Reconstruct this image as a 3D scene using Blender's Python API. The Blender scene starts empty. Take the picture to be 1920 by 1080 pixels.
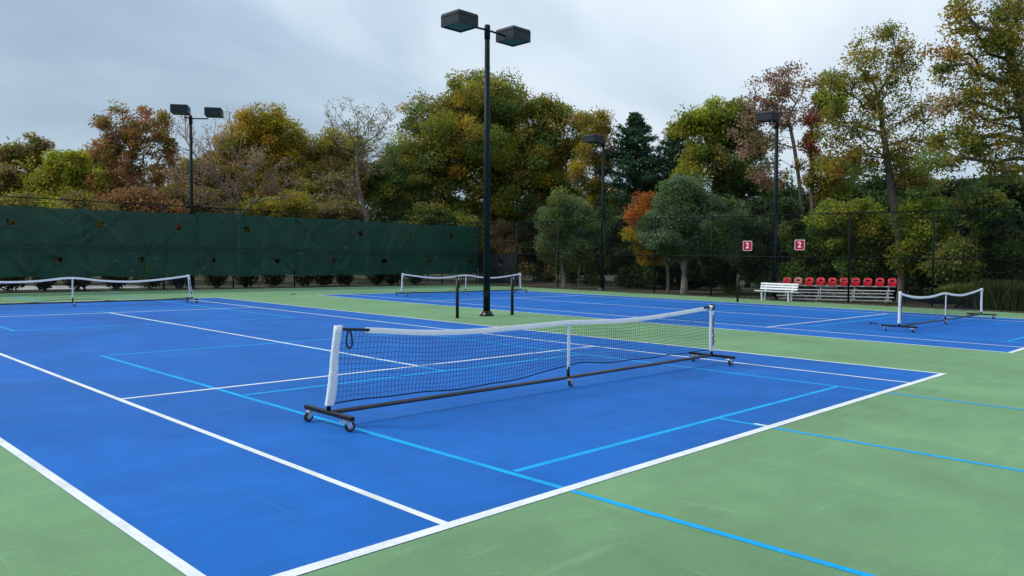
import bpy, bmesh, math, random
import numpy as np
from mathutils import Vector, Matrix

# ------------------------------------------------------------------ camera
# court coordinates: X across the courts, Y along them, Z up; near court's baseline is Y = 0
scene = bpy.context.scene
F, YAW, PIT, ROL = 1469.478, .7944, -.0390, .0159          # focal length in 1920-pixel units, angles in radians
CAM = np.array([-7.1995, -3.4811, 1.6113])
fw = np.array([math.sin(YAW) * math.cos(PIT), math.cos(YAW) * math.cos(PIT), math.sin(PIT)])
r0 = np.array([math.cos(YAW), -math.sin(YAW), 0.0])
up0 = np.cross(r0, fw)
r2 = r0 * math.cos(ROL) + up0 * math.sin(ROL)
u2 = -r0 * math.sin(ROL) + up0 * math.cos(ROL)
fwh = np.array([math.sin(YAW), math.cos(YAW), 0.0])
cam_d = bpy.data.cameras.new('camera')
cam_d.sensor_width = 36
cam_d.lens = F / 1920 * 36
cam_d.clip_start = .05
cam_d.clip_end = 3000
cam = bpy.data.objects.new('camera', cam_d)
scene.collection.objects.link(cam)
M = Matrix.Identity(4)
for i in range(3):
    M[i][0], M[i][1], M[i][2], M[i][3] = r2[i], u2[i], -fw[i], CAM[i]
cam.matrix_world = M
scene.camera = cam

# ------------------------------------------------------------------ sky and sun
SUN_EL, SUN_AZ = math.radians(44), math.radians(-42)          # azimuth from +Y towards +X
SKY_SCALE = .10
world = bpy.data.worlds.new('World')
scene.world = world
world.use_nodes = True
wt = world.node_tree
wt.nodes.clear()


def wn(t, **k):
    n = wt.nodes.new(t)
    for a, b in k.items():
        setattr(n, a, b)
    return n


def wmath(op, a, b=None):
    n = wn('ShaderNodeMath', operation=op)
    for i, v in enumerate((a, b)):
        if v is None:
            continue
        if isinstance(v, (int, float)):
            n.inputs[i].default_value = v
        else:
            wt.links.new(v, n.inputs[i])
    return n.outputs[0]


sky = wn('ShaderNodeTexSky', sky_type='NISHITA')
sky.sun_disc = False
sky.sun_elevation = SUN_EL
sky.sun_rotation = SUN_AZ
sky.air_density, sky.dust_density, sky.ozone_density = 1.0, 2.0, 1.5
geo = wn('ShaderNodeTexCoord')
sep = wn('ShaderNodeSeparateXYZ')
wt.links.new(geo.outputs['Generated'], sep.inputs[0])
zc = wmath('MAXIMUM', sep.outputs['Z'], 0.0)
den = wmath('ADD', zc, .45)                                   # a cloud deck: direction projected on a flat layer
cx_ = wmath('DIVIDE', sep.outputs['X'], den)
cy_ = wmath('DIVIDE', sep.outputs['Y'], den)
comb = wn('ShaderNodeCombineXYZ')
wt.links.new(cx_, comb.inputs[0])
wt.links.new(cy_, comb.inputs[1])
mp = wn('ShaderNodeMapping')
mp.inputs['Rotation'].default_value = (0, 0, math.radians(62))
mp.inputs['Scale'].default_value = (.75, 1.9, 1)
mp.inputs['Location'].default_value = (7.6, 1.3, 0)
wt.links.new(comb.outputs[0], mp.inputs[0])
nz = wn('ShaderNodeTexNoise')
nz.inputs['Scale'].default_value = 1.0
nz.inputs['Detail'].default_value = 5
nz.inputs['Roughness'].default_value = .47
nz.inputs['Distortion'].default_value = .5
wt.links.new(mp.outputs[0], nz.inputs['Vector'])
ramp = wn('ShaderNodeValToRGB')
cr = ramp.color_ramp
cr.elements[0].position, cr.elements[0].color = .30, (.215, .29, .365, 1)
cr.elements[1].position, cr.elements[1].color = .72, (.66, .71, .75, 1)
e = cr.elements.new(.50)
e.color = (.325, .415, .50, 1)
wt.links.new(nz.outputs['Fac'], ramp.inputs[0])
# overcast deck: brighter overhead than at the horizon
grad = wmath('ADD', wmath('MULTIPLY', zc, .45), .86)
vm = wn('ShaderNodeVectorMath', operation='SCALE')
wt.links.new(ramp.outputs[0], vm.inputs[0])
wt.links.new(wmath('MULTIPLY', grad, 1.0 / SKY_SCALE), vm.inputs['Scale'])
mix = wn('ShaderNodeMix', data_type='RGBA')
mix.inputs[0].default_value = .88
wt.links.new(sky.outputs[0], mix.inputs[6])
wt.links.new(vm.outputs[0], mix.inputs[7])
bg = wn('ShaderNodeBackground')
bg.inputs['Strength'].default_value = SKY_SCALE
wt.links.new(mix.outputs[2], bg.inputs['Color'])
wo = wn('ShaderNodeOutputWorld')
wt.links.new(bg.outputs[0], wo.inputs['Surface'])

sun_d = bpy.data.lights.new('sun', 'SUN')
sun_d.energy = 1.5
sun_d.angle = math.radians(12)
sun_d.color = (1, .97, .92)
sun = bpy.data.objects.new('sun', sun_d)
scene.collection.objects.link(sun)
sdir = Vector((math.cos(SUN_EL) * math.sin(SUN_AZ), math.cos(SUN_EL) * math.cos(SUN_AZ), math.sin(SUN_EL)))
sun.rotation_euler = sdir.to_track_quat('Z', 'Y').to_euler()
sun.location = (0, 10, 40)

vs = scene.view_settings
vs.view_transform = 'Standard'
vs.look = 'None'
vs.gamma = 1
vs.exposure = 0.68
vs.use_curve_mapping = False
scene.render.engine = 'CYCLES'
scene.cycles.use_denoising = True
scene.cycles.max_bounces = 8
scene.cycles.transparent_max_bounces = 16

# ------------------------------------------------------------------ helpers
PI = math.pi
random.seed(7)
rng = np.random.default_rng(11)
COL = scene.collection
LEAN = -.0125 * r0                                             # the courts drain: plumb things stand .7 degrees off the court's normal


def ray(x, y):
    return fw + (x - 960) / F * r2 - (y - 540) / F * u2


def at_y(x, y, Y):
    d = ray(x, y)
    return CAM + d * (Y - CAM[1]) / d[1]


def at_x(x, y, X):
    d = ray(x, y)
    return CAM + d * (X - CAM[0]) / d[0]


def depth_of(P):
    return float((np.asarray(P) - CAM) @ fw)


def tag(o, label=None, cat=None, group=None, kind=None):
    if label:
        o['label'] = label
    if cat:
        o['category'] = cat
    if group:
        o['group'] = group
    if kind:
        o['kind'] = kind
    return o


def empty(name, loc=(0, 0, 0), rz=0, label=None, cat=None, group=None):
    o = bpy.data.objects.new(name, None)
    o.empty_display_size = .2
    COL.objects.link(o)
    o.location = loc
    o.rotation_euler = (0, 0, rz)
    return tag(o, label, cat, group)


def copy_tree(o, parent=None):
    c = o.copy()
    COL.objects.link(c)
    c.parent = parent
    for ch in list(o.children):
        copy_tree(ch, c)
    return c


class MB:
    """collects shapes into one mesh"""

    def __init__(s):
        s.v, s.f, s.n, s.sm = [], [], 0, []

    def add(s, verts, faces, smooth=False):
        s.v.extend([tuple(map(float, p)) for p in verts])
        s.f.extend([tuple(i + s.n for i in f) for f in faces])
        s.sm.extend([smooth] * len(faces))
        s.n += len(verts)
        return s

    def box(s, c, size, R=None, bevel=0):
        hx, hy, hz = size[0] / 2, size[1] / 2, size[2] / 2
        if bevel > 0:
            b = min(bevel, hx * .9, hy * .9, hz * .9)
            bm = bmesh.new()
            bmesh.ops.create_cube(bm, size=1)
            bmesh.ops.scale(bm, vec=(hx * 2, hy * 2, hz * 2), verts=bm.verts)
            bmesh.ops.bevel(bm, geom=list(bm.edges), offset=b, segments=1, affect='EDGES')
            pts = [np.array(v.co) for v in bm.verts]
            fs = [[v.index for v in f.verts] for f in bm.faces]
            bm.free()
        else:
            pts = [np.array((x, y, z)) for x in (-hx, hx) for y in (-hy, hy) for z in (-hz, hz)]
            fs = [(0, 1, 3, 2), (4, 6, 7, 5), (0, 4, 5, 1), (2, 3, 7, 6), (0, 2, 6, 4), (1, 5, 7, 3)]
        if R is not None:
            R = np.array(R)
            pts = [R @ p for p in pts]
        return s.add([p + np.array(c) for p in pts], fs)

    def tube(s, pts, rad, n=8, caps=True, smooth=True):
        pts = np.asarray(pts, float)
        k = len(pts)
        rad = np.broadcast_to(np.asarray(rad, float), (k,))
        t = np.gradient(pts, axis=0) if k > 2 else np.repeat((pts[1:] - pts[:1]), 2, 0)
        t /= np.maximum(np.linalg.norm(t, axis=1, keepdims=True), 1e-9)
        ref = np.array((0, 0, 1.)) if abs(t[:, 2]).mean() < .8 else np.array((1., 0, 0))
        a = np.cross(t, ref)
        a /= np.maximum(np.linalg.norm(a, axis=1, keepdims=True), 1e-9)
        b = np.cross(t, a)
        th = np.arange(n) / n * 2 * math.pi + math.pi / n
        ring = pts[:, None] + rad[:, None, None] * (np.cos(th)[None, :, None] * a[:, None] + np.sin(th)[None, :, None] * b[:, None])
        fs = []
        for i in range(k - 1):
            for j in range(n):
                q = (j + 1) % n
                fs.append((i * n + j, i * n + q, (i + 1) * n + q, (i + 1) * n + j))
        base = s.n
        s.add(ring.reshape(-1, 3), fs, smooth)
        if caps and n > 2:
            s.f.append(tuple(base + j for j in range(n))[::-1])
            s.f.append(tuple(base + (k - 1) * n + j for j in range(n)))
            s.sm += [False, False]
        return s

    def build(s, name, mat, parent=None, kind=None):
        me = bpy.data.meshes.new(name)
        me.from_pydata(s.v, [], s.f)
        me.polygons.foreach_set('use_smooth', s.sm)
        if mat:
            me.materials.append(mat)
        me.update()
        o = bpy.data.objects.new(name, me)
        COL.objects.link(o)
        o.parent = parent
        if kind:
            o['kind'] = kind
        return o


def rotz(a):
    return np.array(((math.cos(a), -math.sin(a), 0), (math.sin(a), math.cos(a), 0), (0, 0, 1)))


def frame_from(d, upv=(0, 0, 1)):
    d = np.asarray(d, float)
    d = d / np.linalg.norm(d)
    s = np.cross(d, upv)
    s /= np.linalg.norm(s)
    return np.stack([d, s, np.cross(s, d)], 1)


# ------------------------------------------------------------------ materials
MATS = {}


def mat(name):
    m = bpy.data.materials.new(name)
    m.use_nodes = True
    MATS[name] = m
    return m, m.node_tree, m.node_tree.nodes['Principled BSDF']


def simple(name, col, rough=.5, metal=0, spec=.5, noise=0.0, nscale=8, bump=0.0):
    m, t, p = mat(name)
    p.inputs['Base Color'].default_value = (*col, 1)
    p.inputs['Roughness'].default_value = rough
    p.inputs['Metallic'].default_value = metal
    p.inputs['Specular IOR Level'].default_value = spec
    if noise or bump:
        tc = t.nodes.new('ShaderNodeTexCoord')
        n = t.nodes.new('ShaderNodeTexNoise')
        n.inputs['Scale'].default_value = nscale
        n.inputs['Detail'].default_value = 5
        t.links.new(tc.outputs['Object'], n.inputs['Vector'])
        if noise:
            r = t.nodes.new('ShaderNodeValToRGB')
            r.color_ramp.elements[0].position = .3
            r.color_ramp.elements[1].position = .7
            r.color_ramp.elements[0].color = (*[c * (1 - noise) for c in col], 1)
            r.color_ramp.elements[1].color = (*[min(1, c * (1 + noise)) for c in col], 1)
            t.links.new(n.outputs['Fac'], r.inputs[0])
            t.links.new(r.outputs[0], p.inputs['Base Color'])
        if bump:
            b = t.nodes.new('ShaderNodeBump')
            b.inputs['Strength'].default_value = bump
            b.inputs['Distance'].default_value = .02
            t.links.new(n.outputs['Fac'], b.inputs['Height'])
            t.links.new(b.outputs[0], p.inputs['Normal'])
    return m


def acrylic(name, col, rough=.42, wear=.10, scuff=.35):
    """painted court surface: faint large mottling, squeegee streaks, pale scuffs, fine sand grain"""
    m, t, p = mat(name)
    L = t.links.new
    tc = t.nodes.new('ShaderNodeTexCoord')

    def noise(scale, detail, sc=(1, 1, 1), rot=0, dist=0):
        mpn = t.nodes.new('ShaderNodeMapping')
        mpn.inputs['Scale'].default_value = sc
        mpn.inputs['Rotation'].default_value = (0, 0, rot)
        L(tc.outputs['Object'], mpn.inputs[0])
        n = t.nodes.new('ShaderNodeTexNoise')
        n.inputs['Scale'].default_value = scale
        n.inputs['Detail'].default_value = detail
        n.inputs['Distortion'].default_value = dist
        L(mpn.outputs[0], n.inputs['Vector'])
        return n.outputs['Fac']

    def mr(x, a, b, c, d):
        n = t.nodes.new('ShaderNodeMapRange')
        L(x, n.inputs[0])
        for i, v in enumerate((a, b, c, d)):
            n.inputs[i + 1].default_value = v
        return n.outputs[0]

    def mth(op, a, b):
        n = t.nodes.new('ShaderNodeMath')
        n.operation = op
        for i, v in enumerate((a, b)):
            if isinstance(v, (int, float)):
                n.inputs[i].default_value = v
            else:
                L(v, n.inputs[i])
        return n.outputs[0]
    big = mr(noise(.35, 4, dist=.6), .3, .7, 1 - wear, 1 + wear)
    mid = mr(noise(1.7, 6, (1, .6, 1), .5, .8), .3, .7, 1 - wear * .6, 1 + wear * .6)
    streak = mr(noise(1.1, 6, (.8, 3, 1), .75, 1.2), .3, .7, 1 - wear * .45, 1 + wear * .45)
    grain = mr(noise(260, 2), .25, .75, .90, 1.10)
    grit = mr(noise(38, 4), .3, .7, .93, 1.07)
    k = mth('MULTIPLY', mth('MULTIPLY', mth('MULTIPLY', big, mid), mth('MULTIPLY', streak, grain)), grit)
    sc = t.nodes.new('ShaderNodeVectorMath')
    sc.operation = 'SCALE'
    sc.inputs[0].default_value = col
    L(k, sc.inputs['Scale'])
    # scuffs: short pale streaks in two directions
    s1 = mr(noise(1.1, 6, (.6, 7, 1), .9, .9), .64, .73, 0, scuff)
    s2 = mr(noise(1.3, 6, (8, .7, 1), .3, .9), .65, .74, 0, scuff)
    dots = mr(noise(11, 1), .745, .775, 0, scuff * .8)
    sf = mth('MAXIMUM', mth('MAXIMUM', s1, s2), dots)
    mx = t.nodes.new('ShaderNodeMix')
    mx.data_type = 'RGBA'
    L(sf, mx.inputs[0])
    L(sc.outputs[0], mx.inputs[6])
    mx.inputs[7].default_value = (*[1.25 * c + .055 for c in col], 1)
    L(mx.outputs[2], p.inputs['Base Color'])
    L(mr(noise(.8, 4), .3, .7, rough - .06, rough + .08), p.inputs['Roughness'])
    p.inputs['Specular IOR Level'].default_value = .22
    p.inputs['Sheen Weight'].default_value = .22
    p.inputs['Sheen Roughness'].default_value = .45
    p.inputs['Sheen Tint'].default_value = (*[min(1, .10 + c * 2.0) for c in col], 1)
    b = t.nodes.new('ShaderNodeBump')
    b.inputs['Strength'].default_value = .35
    b.inputs['Distance'].default_value = .002
    L(noise(330, 2), b.inputs['Height'])
    L(b.outputs[0], p.inputs['Normal'])
    return m


def line_paint(name, col, spec):
    m, t, p = mat(name)
    tc = t.nodes.new('ShaderNodeTexCoord')
    prev = None
    for scale, lo, hi in ((2.2, .80, 1.04), (19, .90, 1.05), (90, .86, 1.06)):
        n = t.nodes.new('ShaderNodeTexNoise')
        n.inputs['Scale'].default_value = scale
        n.inputs['Detail'].default_value = 5
        t.links.new(tc.outputs['Object'], n.inputs['Vector'])
        r = t.nodes.new('ShaderNodeMapRange')
        t.links.new(n.outputs['Fac'], r.inputs[0])
        r.inputs[1].default_value, r.inputs[2].default_value, r.inputs[3].default_value, r.inputs[4].default_value = .28, .62, lo, hi
        if prev is None:
            prev = r.outputs[0]
        else:
            q = t.nodes.new('ShaderNodeMath')
            q.operation = 'MULTIPLY'
            t.links.new(prev, q.inputs[0])
            t.links.new(r.outputs[0], q.inputs[1])
            prev = q.outputs[0]
    sc = t.nodes.new('ShaderNodeVectorMath')
    sc.operation = 'SCALE'
    sc.inputs[0].default_value = col
    t.links.new(prev, sc.inputs['Scale'])
    t.links.new(sc.outputs[0], p.inputs['Base Color'])
    p.inputs['Roughness'].default_value = .68
    p.inputs['Specular IOR Level'].default_value = spec
    return m


M_GREEN = acrylic('acrylic_green', (.140, .264, .126), rough=.74, wear=.14, scuff=.40)
M_BLUE = acrylic('acrylic_blue', (.0010, .104, .395), rough=.70, wear=.17, scuff=.30)
M_WHITE = line_paint('line_white', (.76, .78, .78), .3)
M_CYAN = line_paint('line_cyan', (.001, .37, .76), .2)
M_BLACKM = simple('black_metal', (.010, .011, .013), .42, spec=.25, noise=.2, nscale=6)
M_POLE = simple('dark_pole_paint', (.007, .016, .021), .5, spec=.12, noise=.25, nscale=3)
M_FENCE = simple('fence_black', (.007, .011, .012), .55, spec=.12)
M_HEAD = simple('lamp_head_paint', (.026, .031, .038), .5, spec=.2, noise=.15, nscale=3)
M_LENS = simple('lamp_glass', (.06, .15, .13), .25, spec=.3)
M_STEEL = simple('zinc_steel', (.70, .71, .73), .38, .75)
M_ALU = simple('aluminium', (.70, .71, .72), .45, .35, noise=.1, nscale=5)
M_RUBBER = simple('rubber', (.02, .02, .022), .6)
M_HUB = simple('hub_grey', (.34, .34, .35), .45)
M_SLEEVE = simple('sleeve_white', (.76, .78, .80), .7, noise=.05, nscale=40, bump=.5)
M_TAPE = simple('tape_white', (.80, .80, .82), .65, noise=.05, nscale=20)
M_CORD = simple('net_cord', (.016, .022, .055), .8, spec=.1)
M_STRAP = simple('strap_black', (.010, .011, .018), .6)
M_INK = simple('print_ink', (.03, .03, .05), .6)
M_RAIL = simple('rail_steel', (.060, .055, .055), .38, .3, noise=.3, nscale=4)
M_RED = simple('seat_red', (.66, .020, .045), .4, noise=.12, nscale=6)
M_PINK = simple('seat_faded', (.60, .19, .20), .55, noise=.15, nscale=9)
M_BENCH = simple('bench_white', (.78, .79, .79), .45, noise=.06, nscale=6)
M_SIGNR = simple('sign_red', (.46, .006, .03), .5, spec=.2)
M_SIGNW = simple('sign_white', (.82, .82, .82), .45)
M_BARK = simple('bark', (.115, .092, .072), .9, noise=.45, nscale=7, bump=.8)
M_BARKL = simple('bark_pale', (.23, .20, .165), .9, noise=.35, nscale=9, bump=.8)
M_TWIG = simple('bark_twig', (.15, .118, .10), .9, noise=.3, nscale=9)
M_BARKD = simple('bark_dark', (.055, .042, .035), .9, noise=.4, nscale=7, bump=.8)
M_KERB = simple('kerb_timber', (.035, .030, .028), .85, noise=.4, nscale=5, bump=.5)
M_WALL = simple('house_wall', (.12, .08, .065), .85, noise=.15, nscale=2)
M_ROOF = simple('roof_shingle', (.115, .085, .075), .9, noise=.3, nscale=6)
M_TRIM = simple('house_trim', (.62, .60, .56), .6)
M_GLASS = simple('window_glass', (.03, .035, .04), .06)
M_STONE = simple('stone', (.20, .18, .15), .85, noise=.35, nscale=6, bump=.6)


def leaf_material():
    m, t, p = mat('leaf')
    L = t.links.new
    at = t.nodes.new('ShaderNodeAttribute')
    at.attribute_name = 'tint'
    p.inputs['Roughness'].default_value = .55
    p.inputs['Specular IOR Level'].default_value = .25
    L(at.outputs['Color'], p.inputs['Base Color'])
    tr = t.nodes.new('ShaderNodeBsdfTranslucent')
    L(at.outputs['Color'], tr.inputs['Color'])
    mx = t.nodes.new('ShaderNodeMixShader')
    mx.inputs[0].default_value = .48
    L(p.outputs[0], mx.inputs[1])
    L(tr.outputs[0], mx.inputs[2])
    L(mx.outputs[0], t.nodes['Material Output'].inputs['Surface'])
    return m


M_LEAF = leaf_material()


def screen_material(name, col, clear):
    m, t, p = mat(name)
    L = t.links.new
    p.inputs['Base Color'].default_value = (*col, 1)
    p.inputs['Roughness'].default_value = .5
    p.inputs['Specular IOR Level'].default_value = .35
    tc = t.nodes.new('ShaderNodeTexCoord')
    n = t.nodes.new('ShaderNodeTexNoise')
    n.inputs['Scale'].default_value = 1.3
    n.inputs['Detail'].default_value = 5
    L(tc.outputs['Object'], n.inputs['Vector'])
    r = t.nodes.new('ShaderNodeValToRGB')
    r.color_ramp.elements[0].position, r.color_ramp.elements[1].position = .3, .75
    r.color_ramp.elements[0].color = (*[c * .8 for c in col], 1)
    r.color_ramp.elements[1].color = (*[c * 1.2 + .003 for c in col], 1)
    L(n.outputs['Fac'], r.inputs[0])
    L(r.outputs[0], p.inputs['Base Color'])
    tl = t.nodes.new('ShaderNodeBsdfTranslucent')
    L(r.outputs[0], tl.inputs['Color'])
    m1 = t.nodes.new('ShaderNodeMixShader')
    m1.inputs[0].default_value = .25
    L(p.outputs[0], m1.inputs[1])
    L(tl.outputs[0], m1.inputs[2])
    tp = t.nodes.new('ShaderNodeBsdfTransparent')
    m2 = t.nodes.new('ShaderNodeMixShader')
    m2.inputs[0].default_value = clear
    L(m1.outputs[0], m2.inputs[1])
    L(tp.outputs[0], m2.inputs[2])
    L(m2.outputs[0], t.nodes['Material Output'].inputs['Surface'])
    return m


M_SCREEN = screen_material('windscreen_green', (.007, .052, .040), .12)
M_SCREEND = screen_material('windscreen_dark', (.010, .016, .022), .22)
M_HEM = simple('windscreen_hem', (.006, .026, .024), .6)


def ground_material():
    m, t, p = mat('ground_grass')
    L = t.links.new
    tc = t.nodes.new('ShaderNodeTexCoord')
    n1 = t.nodes.new('ShaderNodeTexNoise')
    n1.inputs['Scale'].default_value = .45
    n1.inputs['Detail'].default_value = 6
    n2 = t.nodes.new('ShaderNodeTexNoise')
    n2.inputs['Scale'].default_value = 9
    n2.inputs['Detail'].default_value = 4
    for n in (n1, n2):
        L(tc.outputs['Object'], n.inputs['Vector'])
    r1 = t.nodes.new('ShaderNodeValToRGB')
    r1.color_ramp.elements[0].position, r1.color_ramp.elements[1].position = .42, .60
    r1.color_ramp.elements[0].color = (.075, .05, .03, 1)
    r1.color_ramp.elements[1].color = (.075, .12, .03, 1)
    L(n1.outputs['Fac'], r1.inputs[0])
    mx = t.nodes.new('ShaderNodeMix')
    mx.data_type = 'RGBA'
    mx.blend_type = 'MULTIPLY'
    mx.inputs[0].default_value = .7
    L(r1.outputs[0], mx.inputs[6])
    L(n2.outputs['Fac'], mx.inputs[7])
    L(mx.outputs[2], p.inputs['Base Color'])
    p.inputs['Roughness'].default_value = .95
    b = t.nodes.new('ShaderNodeBump')
    b.inputs['Distance'].default_value = .05
    L(n2.outputs['Fac'], b.inputs['Height'])
    L(b.outputs[0], p.inputs['Normal'])
    return m


M_GROUND = ground_material()
M_GRAVEL = simple('gravel', (.42, .41, .40), .95, noise=.35, nscale=12, bump=.8)

# ------------------------------------------------------------------ ground, slab, courts, lines


def sheet(name, x0, x1, y0, y1, z, m, parent=None, kind=None):
    return MB().add([(x0, y0, z), (x1, y0, z), (x1, y1, z), (x0, y1, z)], [(0, 1, 2, 3)]).build(name, m, parent, kind)


sheet('ground', -900, 900, -900, 900, -.06, M_GROUND, kind='structure')
slab = MB().box((.6, 6.0, -.10), (47.4, 48.6, .20)).build('court_slab', M_GREEN, kind='structure')   # top at z = 0
sheet('gravel_drive', -14, 7.2, 33.6, 37.4, -.045, M_GRAVEL, kind='structure')

CL2 = 14.955                                                  # centre line of the second court
LINE_Z = .0045


def strip(name, x0, x1, y0, y1, z, m, parent):
    return sheet(name, min(x0, x1), max(x0, x1), min(y0, y1), max(y0, y1), z, m, parent)


def make_court(cx, name, dl=5.485, sl=4.145, yb0=0.0, kit=0.0):
    """dl, sl, yb0: where the crew really painted the lines nearest the camera"""
    court = sheet(name, cx - dl, cx + 5.485, yb0, 23.77, .0012, M_BLUE, kind='structure')
    zt = .0036
    for s in (-1, 1):
        d_, s_ = (dl, sl) if s < 0 else (5.485, 4.145)
        strip('doubles_sideline', cx + s * d_, cx + s * (d_ - .068), yb0, 23.77, zt, M_WHITE, court)
        strip('singles_sideline', cx + s * s_, cx + s * (s_ - .060), yb0 + .085, 23.685, zt, M_WHITE, court)
    for y, q in ((yb0, 1), (23.77, -1)):
        strip('baseline', cx - dl, cx + 5.485, y, y + q * .085, zt + .0008, M_WHITE, court)
        strip('centre_mark', cx - .025, cx + .025, y + q * .085, y + q * .22, zt, M_WHITE, court)
    for y in (5.485, 18.285):
        strip('service_line', cx - sl + .06, cx + 4.085, y - .03, y + .03, zt, M_WHITE, court)
    strip('centre_service_line', cx - .03, cx + .03, 5.515, 18.255, zt, M_WHITE, court)
    # the two small courts laid over the big one
    zb = .0024
    for net, s in ((2.74, 1), (21.03, -1)):
        yb, yo = net + s * 6.705, net - s * 6.705
        for q in (-1, 1):
            e_ = .03 if (dl > 5.5 and q < 0) else 0
            strip('small_court_sideline', cx + q * (3.056 + e_), cx + q * (2.996 + e_), yo, yb, zb, M_CYAN, court)
        strip('small_court_baseline', cx - 2.996, cx + 2.996, yb, yb - s * .06, zb, M_CYAN, court)
        strip('small_court_baseline', cx - 2.996, cx + 2.996, yo, yo + s * .06, zb, M_CYAN, court)
        for k in (-1, 1):
            yk = net + k * 2.13 + (kit if (s > 0 and k < 0) else 0)
            strip('kitchen_line', cx - 3.0, cx + 3.0, yk - .030, yk + .030, zb, M_CYAN, court)
            ye = (yb if k * s > 0 else yo)
            strip('small_court_centre_line', cx - .062, cx - .002, yk + k * .030, ye - k * .05, zb, M_CYAN, court)
    return court


make_court(0, 'blue_court', 5.577, 4.172, -.024, -.022)
make_court(CL2, 'blue_court')

# ------------------------------------------------------------------ portable nets


def caster_mesh():
    plate = MB()
    plate.box((0, 0, .107), (.075, .06, .006))
    plate.tube([(0, 0, .092), (0, 0, .104)], .022, 10)
    for s in (-1, 1):
        plate.add([(-.028, s * .021, .092), (.036, s * .021, .092), (.042, s * .021, .040), (.012, s * .021, .040),
                   (-.028, s * .025, .092), (.036, s * .025, .092), (.042, s * .025, .040), (.012, s * .025, .040)],
                  [(0, 1, 2, 3), (7, 6, 5, 4), (0, 4, 5, 1), (1, 5, 6, 2), (2, 6, 7, 3), (3, 7, 4, 0)])
    plate.box((.004, 0, .094), (.066, .052, .014), bevel=.003)
    plate.box((-.042, 0, .088), (.055, .042, .005), rot_y(.35))       # brake pedal
    wheel = MB()
    n = 20
    prof = [(.0, -.014), (.040, -.014), (.047, -.012), (.050, -.006), (.050, .006), (.047, .012), (.040, .014), (.0, .014)]
    lathe_y(wheel, prof, (.026, 0, .050), n)
    hub = MB()
    lathe_y(hub, [(0, -.018), (.010, -.018), (.011, -.0155), (.026, -.0150), (.027, -.0142), (.027, .0142), (.026, .0150), (.011, .0155), (.010, .018), (0, .018)], (.026, 0, .050), 16)
    return plate, wheel, hub


def rot_y(a):
    return np.array(((math.cos(a), 0, math.sin(a)), (0, 1, 0), (-math.sin(a), 0, math.cos(a))))


def lathe_y(mb, prof, c, n):
    vs_, fs = [], []
    for r_, y in prof:
        for j in range(n):
            a = j / n * 2 * math.pi
            vs_.append((c[0] + r_ * math.cos(a), c[1] + y, c[2] + r_ * math.sin(a)))
    for i in range(len(prof) - 1):
        for j in range(n):
            q = (j + 1) % n
            fs.append((i * n + j, i * n + q, (i + 1) * n + q, (i + 1) * n + j))
    mb.add(vs_, fs, False)


CAST = [b.build(nm, mm) for b, nm, mm in zip(caster_mesh(), ('caster', 'wheel', 'hub'), (M_STEEL, M_RUBBER, M_HUB))]
CAST_ME = [o.data for o in CAST]
for o in CAST:
    bpy.data.objects.remove(o)


def add_caster(parent, loc, rz):
    o = bpy.data.objects.new('caster', CAST_ME[0])
    COL.objects.link(o)
    o.parent = parent
    o.location = loc
    o.rotation_euler = (0, 0, rz)
    for nm, me in (('wheel', CAST_ME[1]), ('hub', CAST_ME[2])):
        c = bpy.data.objects.new(nm, me)
        COL.objects.link(c)
        c.parent = o


def interp(tab, s):
    return np.interp(s, [a for a, _ in tab], [b for _, b in tab])


def smooth_profile(tab, s):
    """piecewise smooth (catmull-like) interpolation through the table"""
    xs = np.array([a for a, _ in tab])
    ys = np.array([b for _, b in tab])
    m = np.gradient(ys, xs)
    s = np.asarray(s, float)
    i = np.clip(np.searchsorted(xs, s) - 1, 0, len(xs) - 2)
    h = xs[i + 1] - xs[i]
    t = (s - xs[i]) / h
    return ((2 * t ** 3 - 3 * t ** 2 + 1) * ys[i] + (t ** 3 - 2 * t ** 2 + t) * h * m[i]
            + (-2 * t ** 3 + 3 * t ** 2) * ys[i + 1] + (t ** 3 - t ** 2) * h * m[i + 1])


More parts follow.
